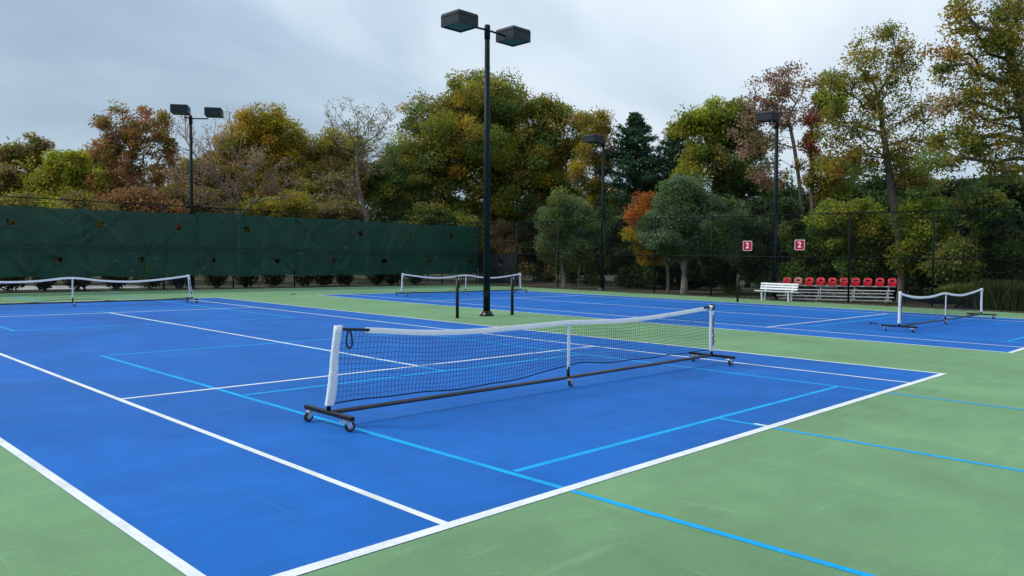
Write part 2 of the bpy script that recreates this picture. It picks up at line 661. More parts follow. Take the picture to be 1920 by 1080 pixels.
def portable_net(x0, x1, y, label, lean0, lean1, top, bot, cell=.046, cord=.0019, strap=True, seed=1, loose=.012, turn=(0, 0), rotz_=0.0, marks=False):
    """x0/x1 are the two posts' feet; top / bot are height tables over s = 0..1"""
    R_ = random.Random(seed)
    cx = (x0 + x1) / 2
    hw = (x1 - x0) / 2
    net = empty('portable_net', (cx, y, 0), rotz_, label, 'net', 'wheeled nets on the courts')
    zt0, ztm, zt1 = top[0][1], float(interp(top, .5)), top[-1][1]
    # feet and casters
    for s, xx in ((-1, -hw), (1, hw)):
        MB().box((xx, 0, .131), (.045, .80, .040), bevel=.004).build('foot_bar', M_BLACKM, net)
        for q in (-1, 1):
            add_caster(net, (xx, q * .31, 0), R_.uniform(-.6, .6) + turn[0] + (math.pi if q > 0 else 0))
    add_caster(net, (.03, 0, 0), R_.uniform(-.5, .5) + turn[1])
    MB().tube([(-hw + .02, 0, .131), (-hw * .5, 0, .126), (0, 0, .122), (hw * .5, 0, .126), (hw - .02, 0, .131)], .022, 10).build('base_rail', M_RAIL, net)
    # posts with white sleeves
    for s, xx, ln, zt in ((-1, -hw, lean0, zt0), (1, hw, lean1, zt1)):
        p = MB()
        p.tube([(xx, 0, .15), (xx + ln * .16 / (zt - .15), 0, .31), (xx + ln, 0, zt - .005)], .020, 10)
        post = p.build('post', M_BLACKM, net)
        sl = MB()
        k = 14
        vs_, fs = [], []
        for i in range(k + 1):
            t = i / k
            z = .20 + t * (zt + .012 - .20)
            f_ = (z - .15) / (zt - .15)
            xc = xx + ln * f_ - s * .010
            wob = .004 * math.sin(9 * t + s) + R_.uniform(-.0025, .0025)
            hwid = .041 + .004 * math.sin(5 * t + 1)
            dep = .030 + .003 * math.sin(7 * t)
            for a in range(12):
                th = a / 12 * 2 * math.pi
                ca, sa = math.cos(th), math.sin(th)
                vs_.append((xc + wob + hwid * math.copysign(abs(ca) ** .7, ca), dep * math.copysign(abs(sa) ** .7, sa), z + R_.uniform(-.003, .003)))
        for i in range(k):
            for a in range(12):
                b = (a + 1) % 12
                fs.append((i * 12 + a, i * 12 + b, (i + 1) * 12 + b, (i + 1) * 12 + a))
        fs.append(tuple(k * 12 + a for a in range(12)))
        sl.add(vs_, fs, True)
        slo = sl.build('sleeve', M_SLEEVE, post)
        if marks is True or marks == s:                                             # worn vertical print on the sleeve
            ink = MB()
            nm = 9
            for i in range(nm):
                z = .30 + i * (zt - .42) / nm
                f_ = (z - .15) / (zt - .15)
                xc = xx + ln * f_ - s * .012
                h = .040 + .014 * R_.random()
                for d in range(2):
                    ox = R_.uniform(-.016, .010)
                    w_ = R_.uniform(.016, .036)
                    ink.box((xc + ox, -.0325 - .003, z + d * .022), (w_, .003, h * (.35 if d else .8)))
                ink.box((xc + s * .0, -.0352, z + h * .5), (.044, .002, .010))
            ink.build('print', M_INK, slo)
    # centre post
    zc0 = ztm - .03
    p = MB().tube([(.0, 0, .11), (.0, 0, .26)], .020, 10)
    cp = p.build('centre_post', M_BLACKM, net)
    MB().box((.0, 0, .225 + (zc0 - .225) / 2), (.040, .022, zc0 - .225), bevel=.005).build('sleeve', M_SLEEVE, cp)
    # netting
    nx = int(2 * hw / cell)
    nzc = int((ztm - .22) / cell)
    mesh = MB()

    def P(s, t):
        zt = smooth_profile(top, s) - .045
        zb = smooth_profile(bot, s)
        z = zb + (zt - zb) * t
        xl = -hw + lean0 * np.clip((z - .15) / (zt0 - .15), 0, 1) + .03
        xr = hw + lean1 * np.clip((z - .15) / (zt1 - .15), 0, 1) - .03
        xx = xl + (xr - xl) * s
        wav = loose * (np.sin(s * 23 + t * 5) * .4 + np.sin(s * 61 + 3 * t) * .25 + np.sin(t * 9 + s * 11) * .3)
        yy = .028 + wav
        return np.stack([xx + wav * .9 + .008 * np.sin(t * 6 + s * 31), yy, z + loose * .5 * np.sin(s * 47 + t * 13)], -1)
    S = np.linspace(.004, .996, nx + 1)
    T = np.linspace(0, 1, nzc + 1)
    for t in T[1:-1]:
        ss = np.linspace(.0, 1, nx * 2 + 1) if cell < .06 else S
        mesh.tube(P(ss, np.full_like(ss, t)), cord, 3, False)
    for s in S:
        mesh.tube(P(np.full_like(T, s), T), cord, 3, False)
    mesh.build('netting', M_CORD, net, 'stuff')
    ss = np.linspace(0, 1, 80)
    MB().tube(P(ss, np.zeros_like(ss)), max(.007, cord * 1.6), 6).build('bottom_cord', M_CORD, net)
    # white top band: a folded tape, .05 deep
    tp = MB()
    sA = .045 if strap else .0
    ss = np.linspace(sA, .988 if strap else 1, 90)
    zt = smooth_profile(top, ss)
    xl, xr = -hw + lean0 + .03, hw + lean1 - .03
    xs = xl + (xr - xl) * ss
    yy = .028 + .004 * np.sin(ss * 25)
    vs_, fs = [], []
    for i in range(len(ss)):
        vs_ += [(xs[i], yy[i] - .010, zt[i] - .056), (xs[i], yy[i] - .008, zt[i] - .004), (xs[i], yy[i], zt[i]),
                (xs[i], yy[i] + .008, zt[i] - .004), (xs[i], yy[i] + .010, zt[i] - .056)]
    for i in range(len(ss) - 1):
        for j in range(4):
            fs.append((i * 5 + j, i * 5 + j + 1, (i + 1) * 5 + j + 1, (i + 1) * 5 + j))
    tp.add(vs_, fs, True)
    tp.build('top_band', M_TAPE, net)
    if strap:
        st = MB()
        a = P(np.array([.0]), np.array([1.]))[0]
        za, zb = smooth_profile(top, 0.0), smooth_profile(top, .05)
        xb = xl + (xr - xl) * .05
        st.box(((xl + xb) / 2, .012, float(za + zb) / 2 - .022), (xb - xl + .02, .012, .026), np.array(frame_from((xb - xl, 0, zb - za))))
        th = np.linspace(0, 2 * math.pi, 26)
        hx = xl + .105
        loop = np.stack([hx + .030 * np.sin(th) * (1 - .45 * np.cos(th)), -.004 + .006 * np.cos(th), za - .115 + .092 * np.cos(th)], -1)
        flat_ribbon(st, loop, (0, 1, 0), .018, .006)
        st.build('strap', M_STRAP, net)
        st2 = MB()
        z1 = smooth_profile(top, 1.0)
        z2 = smooth_profile(top, .97)
        st2.box((xr - .06, .026, float(z1 + z2) / 2 - .012), (.24, .028, .030), np.array(frame_from((.24, 0, z1 - z2))))
        st2.box((hw + lean1 + .002, 0, z1 - .02), (.074, .062, .10), bevel=.006)
        st2.build('end_cap', M_STRAP, net)
    return net


def flat_ribbon(mb, pts, axis, width, thick):
    """ribbon lying around a curve; width is measured within the curve's plane edge, thick along axis"""
    pts = np.asarray(pts)
    t = np.gradient(pts, axis=0)
    t /= np.linalg.norm(t, axis=1, keepdims=True)
    ax = np.asarray(axis, float)
    n = np.cross(t, ax)
    n /= np.linalg.norm(n, axis=1, keepdims=True)
    k = len(pts)
    vs_ = []
    for i in range(k):
        for a, b in ((-1, -1), (1, -1), (1, 1), (-1, 1)):
            vs_.append(pts[i] + n[i] * a * width / 2 + ax * b * thick / 2)
    fs = []
    for i in range(k - 1):
        for j in range(4):
            q = (j + 1) % 4
            fs.append((i * 4 + j, i * 4 + q, (i + 1) * 4 + q, (i + 1) * 4 + j))
    mb.add(vs_, fs)


portable_net(-3.19, 3.72, 2.84, 'large wheeled net in the foreground with a black strap loop on its white post', .085, -.03,
             [(0, .93), (.06, .90), (.15, .845), (.24, .818), (.35, .820), (.43, .828), (.5, .835), (.56, .822), (.64, .808), (.74, .815), (.87, .852), (1, .905)],
             [(0, .20), (.08, .205), (.16, .19), (.24, .172), (.36, .185), (.44, .228), (.49, .268), (.53, .282), (.6, .245), (.7, .225), (.82, .222), (1, .215)],
             seed=3, marks=1)
SAG_T = [(0, .90), (.12, .81), (.25, .745), (.37, .765), (.5, .845), (.63, .755), (.75, .725), (.88, .785), (1, .885)]
SAG_B = [(0, .20), (.25, .12), (.5, .20), (.75, .12), (1, .18)]
portable_net(-3.46, 3.46, 21.28, 'wheeled net in front of the green windscreen at the left edge', .06, -.11, SAG_T, SAG_B, cell=.075, cord=.0018, strap=False, seed=5, marks=True)
portable_net(11.9, 18.72, 21.4, 'most distant wheeled net, seen behind the tall central light pole', .03, -.05, SAG_T, SAG_B, cell=.075, cord=.0018, strap=False, seed=6, marks=True)
portable_net(12.40, 19.50, 2.93, 'wheeled net at the right whose loose netting sags onto its rail', -.01, -.05,
             [(0, .94), (.1, .85), (.22, .80), (.35, .80), (.47, .855), (.5, .86), (.6, .81), (.72, .775), (.86, .82), (1, .90)],
             [(0, .20), (.15, .15), (.3, .13), (.42, .19), (.47, .24), (.53, .24), (.7, .15), (.85, .15), (1, .18)], cell=.075, cord=.0018, strap=False, seed=8, marks=True)

# ------------------------------------------------------------------ tennis net posts (no net strung)


def net_post(x, y, label):
    t = empty('net_post', (x, y, 0), 0, label, 'post', 'bare net posts')
    t.rotation_euler = (-LEAN[1], LEAN[0], 0)
    MB().tube([(0, 0, -.02), (0, 0, 1.07)], .042, 16).build('shaft', M_BLACKM, t)
    MB().tube([(0, 0, 1.068), (0, 0, 1.083), (0, 0, 1.092)], [.047, .047, .03], 16).build('cap', M_BLACKM, t)
    MB().tube([(0, 0, 0.001), (0, 0, .022)], .058, 16).build('ground_collar', M_BLACKM, t)
    w = MB().box((0, -.055, .86), (.05, .03, .16), bevel=.005)
    w.tube([(0, -.06, .86), (0, -.10, .86)], .014, 8)
    w.build('winch', M_BLACKM, t)
    MB().tube([(0, -.052, 1.0), (0, -.044, 1.02), (0, -.03, 1.075)], .012, 6).build('cable_pulley', M_STEEL, t)
    return t


net_post(6.42, 11.885, 'short black net post on the near side of the tall light pole')
net_post(8.47, 11.885, 'short black net post just right of the tall light pole')
net_post(21.1, 11.82, 'distant short black net post left of the white bench')

# ------------------------------------------------------------------ light poles


def light_pole(base, H, heads, label, rad=.085):
    """heads: (direction angle, arm length to head centre, head yaw, dz)"""
    t = empty('light_pole', (base[0], base[1], 0), 0, label, 'light pole', 'court light poles')
    t.rotation_euler = (-LEAN[1], LEAN[0], 0)
    MB().tube([(0, 0, .02), (0, 0, H * .5), (0, 0, H - .35)], [rad, rad * .92, rad * .72], 24).build('shaft', M_POLE, t)
    MB().tube([(0, 0, H - .36), (0, 0, H + .0), (0, 0, H + .02)], [rad * .84, rad * .84, rad * .6], 20).build('tenon_collar', M_POLE, t)
    b = MB().tube([(0, 0, -.02), (0, 0, .035), (0, 0, .10), (0, 0, .14)], [rad * 2.1, rad * 2.1, rad * 1.45, rad * 1.1], 16)
    bp = b.build('base_cover', M_BLACKM, t)
    hh = MB().box((-rad * .72, -rad * .72, .62), (.10, .012, .20), rotz(-PI / 4), bevel=.004)
    hh.build('hand_hole_cover', M_BLACKM, t)
    MB().tube([(0, 0, 2.4), (0, 0, 2.43)], rad * .99, 20).build('weld_band', M_POLE, t)
    for k in range(4):
        a = k * math.pi / 2 + .5
        MB().tube([(rad * 1.85 * math.cos(a), rad * 1.85 * math.sin(a), .03), (rad * 1.85 * math.cos(a), rad * 1.85 * math.sin(a), .075)], .017, 6).build('anchor_bolt', M_STEEL, bp)
    for ang, arm, yaw, dz in heads:
        d = np.array((math.cos(ang), math.sin(ang), 0))
        am = MB().tube([d * .02 + (0, 0, H - .12), d * (arm - .25) + (0, 0, H - .12 + min(dz, 0) * .2)], .028, 10)
        am.build('arm', M_POLE, t)
        R = rotz(yaw)
        c = d * arm + np.array((0, 0, H + dz + .02))
        sx, sz = .345, .17
        ow = np.array([(-1, -1), (1, -1), (1, 1), (-1, 1)]) * sx
        v = []
        # open-bottomed box with a slightly narrower top edge, recessed glass
        for z, k in ((-sz, 1.0), (sz * .72, 1.0), (sz, .96)):
            v += [(p[0] * k, p[1] * k, z) for p in ow]
        v += [(p[0] * .90, p[1] * .90, -sz) for p in ow]
        v += [(p[0] * .86, p[1] * .86, -sz + .035) for p in ow]
        f = []
        for i in range(2):
            for j in range(4):
                q = (j + 1) % 4
                f.append((i * 4 + j, i * 4 + q, (i + 1) * 4 + q, (i + 1) * 4 + j))
        f.append((8, 9, 10, 11))
        for j in range(4):
            q = (j + 1) % 4
            f.append((j, 12 + j, 12 + q, q))
            f.append((12 + j, 16 + j, 16 + q, 12 + q))
        hb = MB().add([R @ np.array(p) + c for p in v], f).build('lamp_head', M_HEAD, t)
        g = MB().add([R @ np.array((p[0] * .87, p[1] * .87, -sz + .030)) + c for p in ow], [(3, 2, 1, 0)])
        g.build('lens', M_LENS, hb)
        gg = MB()
        seam = [(R @ np.array((p[0] * 1.008, p[1] * 1.008, sz * .42)) + c) for p in ow]
        for j in range(4):
            gg.tube([seam[j], seam[(j + 1) % 4]], .006, 4)
        gg.build('lid_seam', M_POLE, hb)
    return t


light_pole((7.62, 12.03), 7.86, [(PI, 1.0, 0, -.11), (0, 1.0, 0, -.10)], 'tall dark light pole with two box lamps standing between the courts', .095)
light_pole((7.50, 30.6), 7.55, [(math.atan2(-.45, -.89), .62, math.atan2(-.55, .83), .13), (math.atan2(-.66, .75), 1.0, math.atan2(-.55, .83), .13)], 'light pole with two box lamps behind the green windscreen')
light_pole((24.55, 21.25), 7.55, [(PI, .85, 0, .03)], 'light pole with one box lamp beside the round green trees')
light_pole((24.55, 11.98), 7.62, [(PI, .85, 0, .0)], 'light pole with one box lamp between the two red number signs', .10)

# ------------------------------------------------------------------ fences
FH = 3.56


def chain_fence(p0, p1, posts, label, rails=(FH, 1.81), zb=.05):
    """p0 -> p1 along the ground; posts: distances along it"""
    p0, p1 = np.array((*p0, 0.)), np.array((*p1, 0.))
    d = p1 - p0
    Ln = np.linalg.norm(d)
    d /= Ln
    t = empty('chain_link_fence', p0, 0, label, 'fence')

    def W(s, z, off=0):
        return d * s + LEAN * z + np.array((0, 0, z)) + np.array((-d[1], d[0], 0)) * off
    for s in posts:
        po = MB().tube([W(s, -.05), W(s, FH + .02)], .036, 10).build('fence_post', M_FENCE, t)
        MB().tube([W(s, FH + .015), W(s, FH + .045), W(s, FH + .06)], [.042, .036, .012], 10).build('post_cap', M_FENCE, po)
    for z in rails:
        MB().tube([W(0, z), W(Ln, z)], .022, 8).build('rail', M_FENCE, t)
    MB().tube([W(0, zb + .02), W(Ln, zb + .02)], .006, 5).build('tension_wire', M_FENCE, t)
    mesh = MB()
    h = FH - zb
    stp = .075
    k = int((Ln + h) / stp)
    for i in range(k):
        for sg in (1, -1):
            s0 = -h + i * stp if sg > 0 else i * stp + .0
            a, b = (s0, zb), (s0 + sg * h, FH)
            if a[0] > b[0]:
                a, b = b, a
            # clip to 0..Ln
            if b[0] <= 0 or a[0] >= Ln:
                continue
            sl = (b[1] - a[1]) / (b[0] - a[0])
            if a[0] < 0:
                a = (0, a[1] - sl * a[0])
            if b[0] > Ln:
                b = (Ln, a[1] + sl * (Ln - a[0]))
            mesh.tube([W(a[0], a[1], .004 * sg), W(b[0], b[1], .004 * sg)], .0021, 3, False)
    mesh.build('chain_link', M_FENCE, t, 'stuff')
    return t


chain_fence((-6.3, 30.0), (24.0, 30.0), [.1 + 3.055 * i for i in range(10)] + [30.25], 'long black fence carrying the green windscreen at the left')
chain_fence((24.06, 29.92), (24.06, -3.5), [.05 + 3.03 * i for i in range(12)], 'black wire fence in front of the woods at the right')
MB().box((23.9, 13.2, -.005), (.09, 33.0, .11), bevel=.01).build('kerb_timber', M_KERB, kind='structure')
MB().box((8.9, 29.82, -.01), (29.8, .08, .09), bevel=.01).build('kerb_timber', M_KERB, kind='structure')

# ------------------------------------------------------------------ windscreens with vents


def windscreen(x0, x1, z0, z1, vents, label, m, seed, vent=.26, ncrease=46, plane='y', pos=29.93, amp=.075):
    R_ = np.random.default_rng(seed)
    st = .055
    xs = list(np.arange(x0, x1, st)) + [x1]
    zs = list(np.arange(z0, z1, st)) + [z1]
    X, Z = np.meshgrid(xs, zs, indexing='ij')
    off = .012 * np.sin(X * 1.3 + Z * .8) + .008 * np.sin(X * 3.1 - Z * 2.2)
    # belly between the ties, sharp creases fanning from the ties and the vents
    src = [(x, z1) for x in np.arange(x0, x1, 3.05)] + [(x, z1) for x in np.arange(x0 + 1.5, x1, 3.05)] + list(vents) + [(x, z0) for x in np.arange(x0, x1, 2.4)]
    for i in range(ncrease):
        sx, sz = src[R_.integers(len(src))]
        a = R_.uniform(.5, 1.2) * (1 if R_.random() < .55 else -1)
        dx, dz = math.cos(a), math.sin(a)
        if sz > (z0 + z1) / 2:
            dx, dz = -dx * np.sign(dz), -abs(dz)
        else:
            dx, dz = dx * np.sign(dz), abs(dz)
        L = R_.uniform(.5, 1.7)
        w = R_.uniform(.05, .09)
        am = R_.uniform(.3, 1.0) * amp * (1 if R_.random() < .7 else -1)
        u = (X - sx) * dx + (Z - sz) * dz
        v = -(X - sx) * dz + (Z - sz) * dx + .06 * np.sin(u * 2 + i)
        env = np.clip(u / .3, 0, 1) * np.clip((L - u) / (L * .6), 0, 1)
        off += am * np.exp(-(v / w) ** 2) * env
    zz = Z.copy()
    edge = np.clip((z0 + .5 - Z) / .5, 0, 1)
    zz -= edge * (.03 * np.sin(X * 1.9 + seed) + .02 * np.sin(X * 4.7))
    tope = np.clip((Z - z1 + .3) / .3, 0, 1)
    zz -= tope * .05 * np.abs(np.sin((X - x0) * PI / 1.5)) * (.5 + .5 * np.sin(X * .7))
    # lower half billows a little more
    off += .035 * np.sin((X - x0) * PI / 3.05) ** 2 * np.clip((Z - z0) / .8, 0, 1) * np.clip((z1 - Z) / .8, 0, 1)
    nx, nz_ = X.shape
    sx_ = LEAN[0] * zz
    if plane == 'y':
        P = np.stack([X + sx_, pos + LEAN[1] * zz - off - .012, zz], -1).reshape(-1, 3)
    else:
        P = np.stack([pos + LEAN[0] * zz - off - .012, X + LEAN[1] * zz, zz], -1).reshape(-1, 3)
    fs = []
    hv = vent / 2
    for i in range(nx - 1):
        for j in range(nz_ - 1):
            cxm, czm = (xs[i] + xs[i + 1]) / 2, (zs[j] + zs[j + 1]) / 2
            if any(abs(cxm - a) < hv and abs(czm - b) < hv * .9 for a, b in vents):
                continue
            fs.append((i * nz_ + j, (i + 1) * nz_ + j, (i + 1) * nz_ + j + 1, i * nz_ + j + 1))
    root = MB().add(P, fs, True).build('windscreen', m)
    tag(root, label, 'windscreen')
    for a, b in vents:                                         # the cut flap hangs folded under each vent
        fl = MB()
        w_ = hv * .95
        yb = pos + LEAN[1] * b - .05
        q = [(-w_, -hv * .8), (w_, -hv * .8), (w_ * .9, -hv * 1.5), (-w_ * .85, -hv * 1.6)]
        if plane == 'y':
            pts = [(a + LEAN[0] * b + p[0], yb - (.0 if k < 2 else .03), b + p[1]) for k, p in enumerate(q)]
        else:
            pts = [(pos + LEAN[0] * b - .05 - (.0 if k < 2 else .03), a + p[0], b + p[1]) for k, p in enumerate(q)]
        fl.add(pts, [(0, 1, 2, 3)])
        fl.build('vent_flap', m, root)
    return root


UP_V = [(.48 + 3.065 * i, 2.62 + .013 * i) for i in range(-2, 8)]
LO_V = [(2.02 + 3.05 * i, 1.25 + .01 * i) for i in range(-3, 8)]
SEAM = 7.43
ws1 = windscreen(-6.2, SEAM, .57, 3.25, [v for v in UP_V + LO_V if -6 < v[0] < SEAM - .1], 'creased green windscreen left of the seam by the fence light pole', M_SCREEN, 4, ncrease=80)
ws2 = windscreen(SEAM + .03, 23.9, .60, 3.36, [v for v in UP_V + LO_V if SEAM < v[0]], 'creased green windscreen right of the seam, ending at the corner', M_SCREEN, 9, ncrease=70)
ws3 = windscreen(26.75, 29.85, .12, 1.80, [(28.0, 1.32)], 'dark low windscreen on the fence behind the tall central light pole', M_SCREEND, 2, ncrease=10, plane='x', pos=23.98, amp=.03)
for w, a, b in ((ws1, -6.2, SEAM - .02), (ws2, SEAM + .05, 23.88)):
    for z in (1.86, 1.70):
        h = MB()
        h.box(((a + b) / 2 + LEAN[0] * z, 29.80, z), (b - a, .006, .045))
        h.build('hem_band', M_HEM, w)

# ------------------------------------------------------------------ number signs
FONT = {'2': None}


def number_sign(x, y, z, label):
    """white-edged red plate hung on the fence, facing the court (-X)"""
    t = empty('number_sign', (x, y, z), 0, label, 'sign', 'red number signs on the fence')

    def plate(name, w, h, th, xo, m, r=.03):
        k = 5
        pts = []
        for cx, cy, a0 in ((w / 2 - r, h / 2 - r, 0), (-w / 2 + r, h / 2 - r, 90), (-w / 2 + r, -h / 2 + r, 180), (w / 2 - r, -h / 2 + r, 270)):
            for i in range(k):
                a = math.radians(a0 + 90 * i / (k - 1))
                pts.append((cx + r * math.cos(a), cy + r * math.sin(a)))
        n = len(pts)
        v = [(xo, p[0], p[1]) for p in pts] + [(xo + th, p[0], p[1]) for p in pts]
        f = [tuple(range(n)), tuple(range(2 * n - 1, n - 1, -1))] + [(i, i + n, (i + 1) % n + n, (i + 1) % n) for i in range(n)]
        return MB().add(v, f).build(name, m, t)
    plate('border', .42, .42, .006, 0, M_SIGNW, .035)
    plate('face', .382, .382, .006, -.004, M_SIGNR, .022)
    cu = bpy.data.curves.new('numeral', 'FONT')
    cu.body = '2'
    cu.size = .33
    cu.align_x = 'CENTER'
    cu.align_y = 'CENTER'
    cu.extrude = .002
    cu.offset = .005
    tmp = bpy.data.objects.new('numeral_curve', cu)
    COL.objects.link(tmp)
    dg = bpy.context.evaluated_depsgraph_get()
    me = bpy.data.meshes.new_from_object(tmp.evaluated_get(dg))
    bpy.data.objects.remove(tmp)
    me.materials.clear()
    me.materials.append(M_SIGNW)
    o = bpy.data.objects.new('numeral', me)
    COL.objects.link(o)
    o.parent = t
    o.rotation_euler = (PI / 2, 0, -PI / 2)
    o.location = (-.010, 0, .0)
    return t


number_sign(23.96, 12.97, 2.27, 'red plate with a white 2 on the fence left of the light pole')
number_sign(23.96, 10.66, 2.31, 'red plate with a white 2 on the fence above the bleachers')

# ------------------------------------------------------------------ white slatted bench


def bench(loc, rz, L, label):
    t = empty('park_bench', loc, rz, label, 'bench')
    # local: faces -X, runs along Y
    for k, x in enumerate((-.02, .09, .20, .31)):
        MB().box((x, 0, .400 - .012 * k), (.085, L, .032), bevel=.006).build('seat_slat', M_BENCH, t)
    for k, (x, z) in enumerate(((.375, .49), (.405, .59), (.435, .69))):
        MB().box((x, 0, z), (.030, L * .93, .072), rot_y(.28), bevel=.006).build('back_slat', M_BENCH, t)
    for y in (-L * .33, L * .33):
        f = MB()
        f.box((.03, y, .19), (.06, .05, .40), rot_y(-.10), bevel=.006)
        f.build('leg', M_BENCH, t)
        g = MB().box((.33, y, .19), (.06, .05, .40), rot_y(.12), bevel=.006)
        g.build('leg', M_BENCH, t)
        MB().box((.17, y, .360), (.36, .05, .035)).build('seat_bearer', M_BENCH, t)
        MB().box((.415, y, .53), (.03, .05, .42), rot_y(.28), bevel=.004).build('back_upright', M_BENCH, t)
    return t


bench((23.12, 11.27, 0), math.radians(1.5), 1.72, 'white slatted bench at the court edge under the red signs')

# ------------------------------------------------------------------ bleachers and red seats


def atz(x, y, z):
    d = ray(x, y)
    return CAM + d * (z - CAM[2]) / d[2]


bl_a = np.array((25.05, 12.10, -.06))                          # left end of the front row
bl_b = np.array((26.10, 7.72, .02))                            # right end
bd = bl_b - bl_a
BL = float(np.linalg.norm(bd))
brz = math.atan2(bd[1], bd[0])
bleach = empty('bleachers', bl_a, brz, 'low aluminium bleachers with open plank rows behind the fence', 'bleachers')
bleach.rotation_euler = (0, -math.asin(bd[2] / BL), brz)
BN = 1                                                          # local +Y points away from the court
rows = [(.0, .075, .20, .02, 0), (-.02, .215, .24, .02, 1), (.45, .345, .22, .0, 0), (.47, .465, .24, .0, 1), (.98, .625, .24, 0, 1)]
for off, z, w, xo, seat in rows:
    MB().box((BL / 2 + xo, off, z), (BL * (1.0 if not seat else 1.03), w, .038), bevel=.008).build('plank', M_ALU, bleach)
for s in (.06, .36, .66, .95):
    fr = MB()
    x = BL * s
    for off, z in ((-.02, .195), (.47, .445), (.98, .605)):
        fr.box((x, off, z / 2), (.045, .045, z), bevel=.004)
    fr.box((x, .48, .02), (.05, 1.1, .04))
    fr.box((x + .03, .48, .325), (.03, 1.16, .035), np.array(((1, 0, 0), (0, math.cos(.39), -math.sin(.39)), (0, math.sin(.39), math.cos(.39)))))
    fr.build('support_frame', M_ALU, bleach)
for s0, s1 in ((.36, .55), (.66, .85), (.06, .25)):
    MB().tube([(BL * s0, 1.0, .56), (BL * s1, 1.0, .06)], .016, 6).build('cross_brace', M_ALU, bleach)


def seat_meshes():
    """bucket seat: rounded pan and a back with an oval hand hole; faces -Y"""
    b = MB()
    n = 32
    W_, Hh = .195, .34
    vs_, fs = [], []
    for layer, (yo) in enumerate((0, .018)):
        for i in range(n):
            a = i / n * 2 * PI
            ca, sa = math.cos(a), math.sin(a)
            # outer rounded outline (superellipse, flatter at the bottom), inner oval hole
            ox = W_ * math.copysign(abs(ca) ** .55, ca)
            oz = Hh / 2 * math.copysign(abs(sa) ** .55, sa)
            if sa > 0:
                ox *= 1 - .10 * sa
            hx, hz = .092 * math.copysign(abs(ca) ** .7, ca), .040 * math.copysign(abs(sa) ** .8, sa) + .035
            for (x, z) in ((ox, oz), (hx * 1.12, hz * 1.05), (hx, hz)):
                zz = z + Hh / 2 + .03
                curve = .07 * (x / W_) ** 2 - .02
                lip = .012 if (x, z) == (ox, oz) else 0
                vs_.append((x, .12 + zz * .22 - curve * 1.0 + yo - lip, zz))
    for i in range(n):
        q = (i + 1) % n
        for a, c in ((0, 1), (1, 2)):
            fs.append((i * 3 + a, q * 3 + a, q * 3 + c, i * 3 + c))
            o = n * 3
            fs.append((o + i * 3 + c, o + q * 3 + c, o + q * 3 + a, o + i * 3 + a))
        for a in (0, 2):
            fs.append((i * 3 + a, n * 3 + i * 3 + a, n * 3 + q * 3 + a, q * 3 + a))
    b.add(vs_, fs, True)
    p = MB()
    k = 12
    vs_, fs = [], []
    for i in range(k + 1):
        y = -.20 + .36 * i / k
        for j in range(k + 1):
            x = -.195 + .39 * j / k
            d = 1 - (abs(x) / .195) ** 3
            z = .062 - .030 * d * (1 - ((y + .02) / .2) ** 2) - (.030 if i == 0 else 0)
            vs_.append((x * (1 - .06 * (i == 0)), y, max(z, .012)))
    for i in range(k):
        for j in range(k):
            fs.append((i * (k + 1) + j, i * (k + 1) + j + 1, (i + 1) * (k + 1) + j + 1, (i + 1) * (k + 1) + j))
    p.add(vs_, fs, True)
    p.box((0, -.02, .010), (.24, .22, .030), bevel=.004)
    return b, p


sb, sp = seat_meshes()
SEAT_LAB = ['leftmost red bucket seat of the row on the bleachers', 'faded pink bucket seat, second from the left on the bleachers'] + \
    ['red bucket seat, %s from the left on the bleachers' % w for w in ('third', 'fourth', 'fifth', 'sixth', 'seventh', 'eighth', 'ninth')] + ['rightmost red bucket seat of the row on the bleachers']
me_back = me_pan = None
bleach_M = Matrix.Translation(Vector(bl_a)) @ bleach.rotation_euler.to_matrix().to_4x4()
for i in range(10):
    lp = bleach_M @ Vector((BL * (.045 + i * .104) + .0, .97, .645))
    t = empty('bucket_seat', lp, brz + random.uniform(-.03, .03), SEAT_LAB[i], 'seat', 'bucket seats on the top bleacher row')
    t.scale = (.88, .88, .92 + random.uniform(-.02, .02))
    if i == 0:
        o1 = sb.build('backrest', M_RED, t)
        o2 = sp.build('seat_pan', M_RED, t)
        me_back, me_pan = o1.data, o2.data
    else:
        for nm, me in (('backrest', me_back), ('seat_pan', me_pan)):
            o = bpy.data.objects.new(nm, me)
            COL.objects.link(o)
            o.parent = t
            if i == 1:
                o.data = me.copy()
                o.data.materials.clear()
                o.data.materials.append(M_PINK)

# ------------------------------------------------------------------ trees
LEAVES = [0]
DENS, LSIZE = 3.3, .82


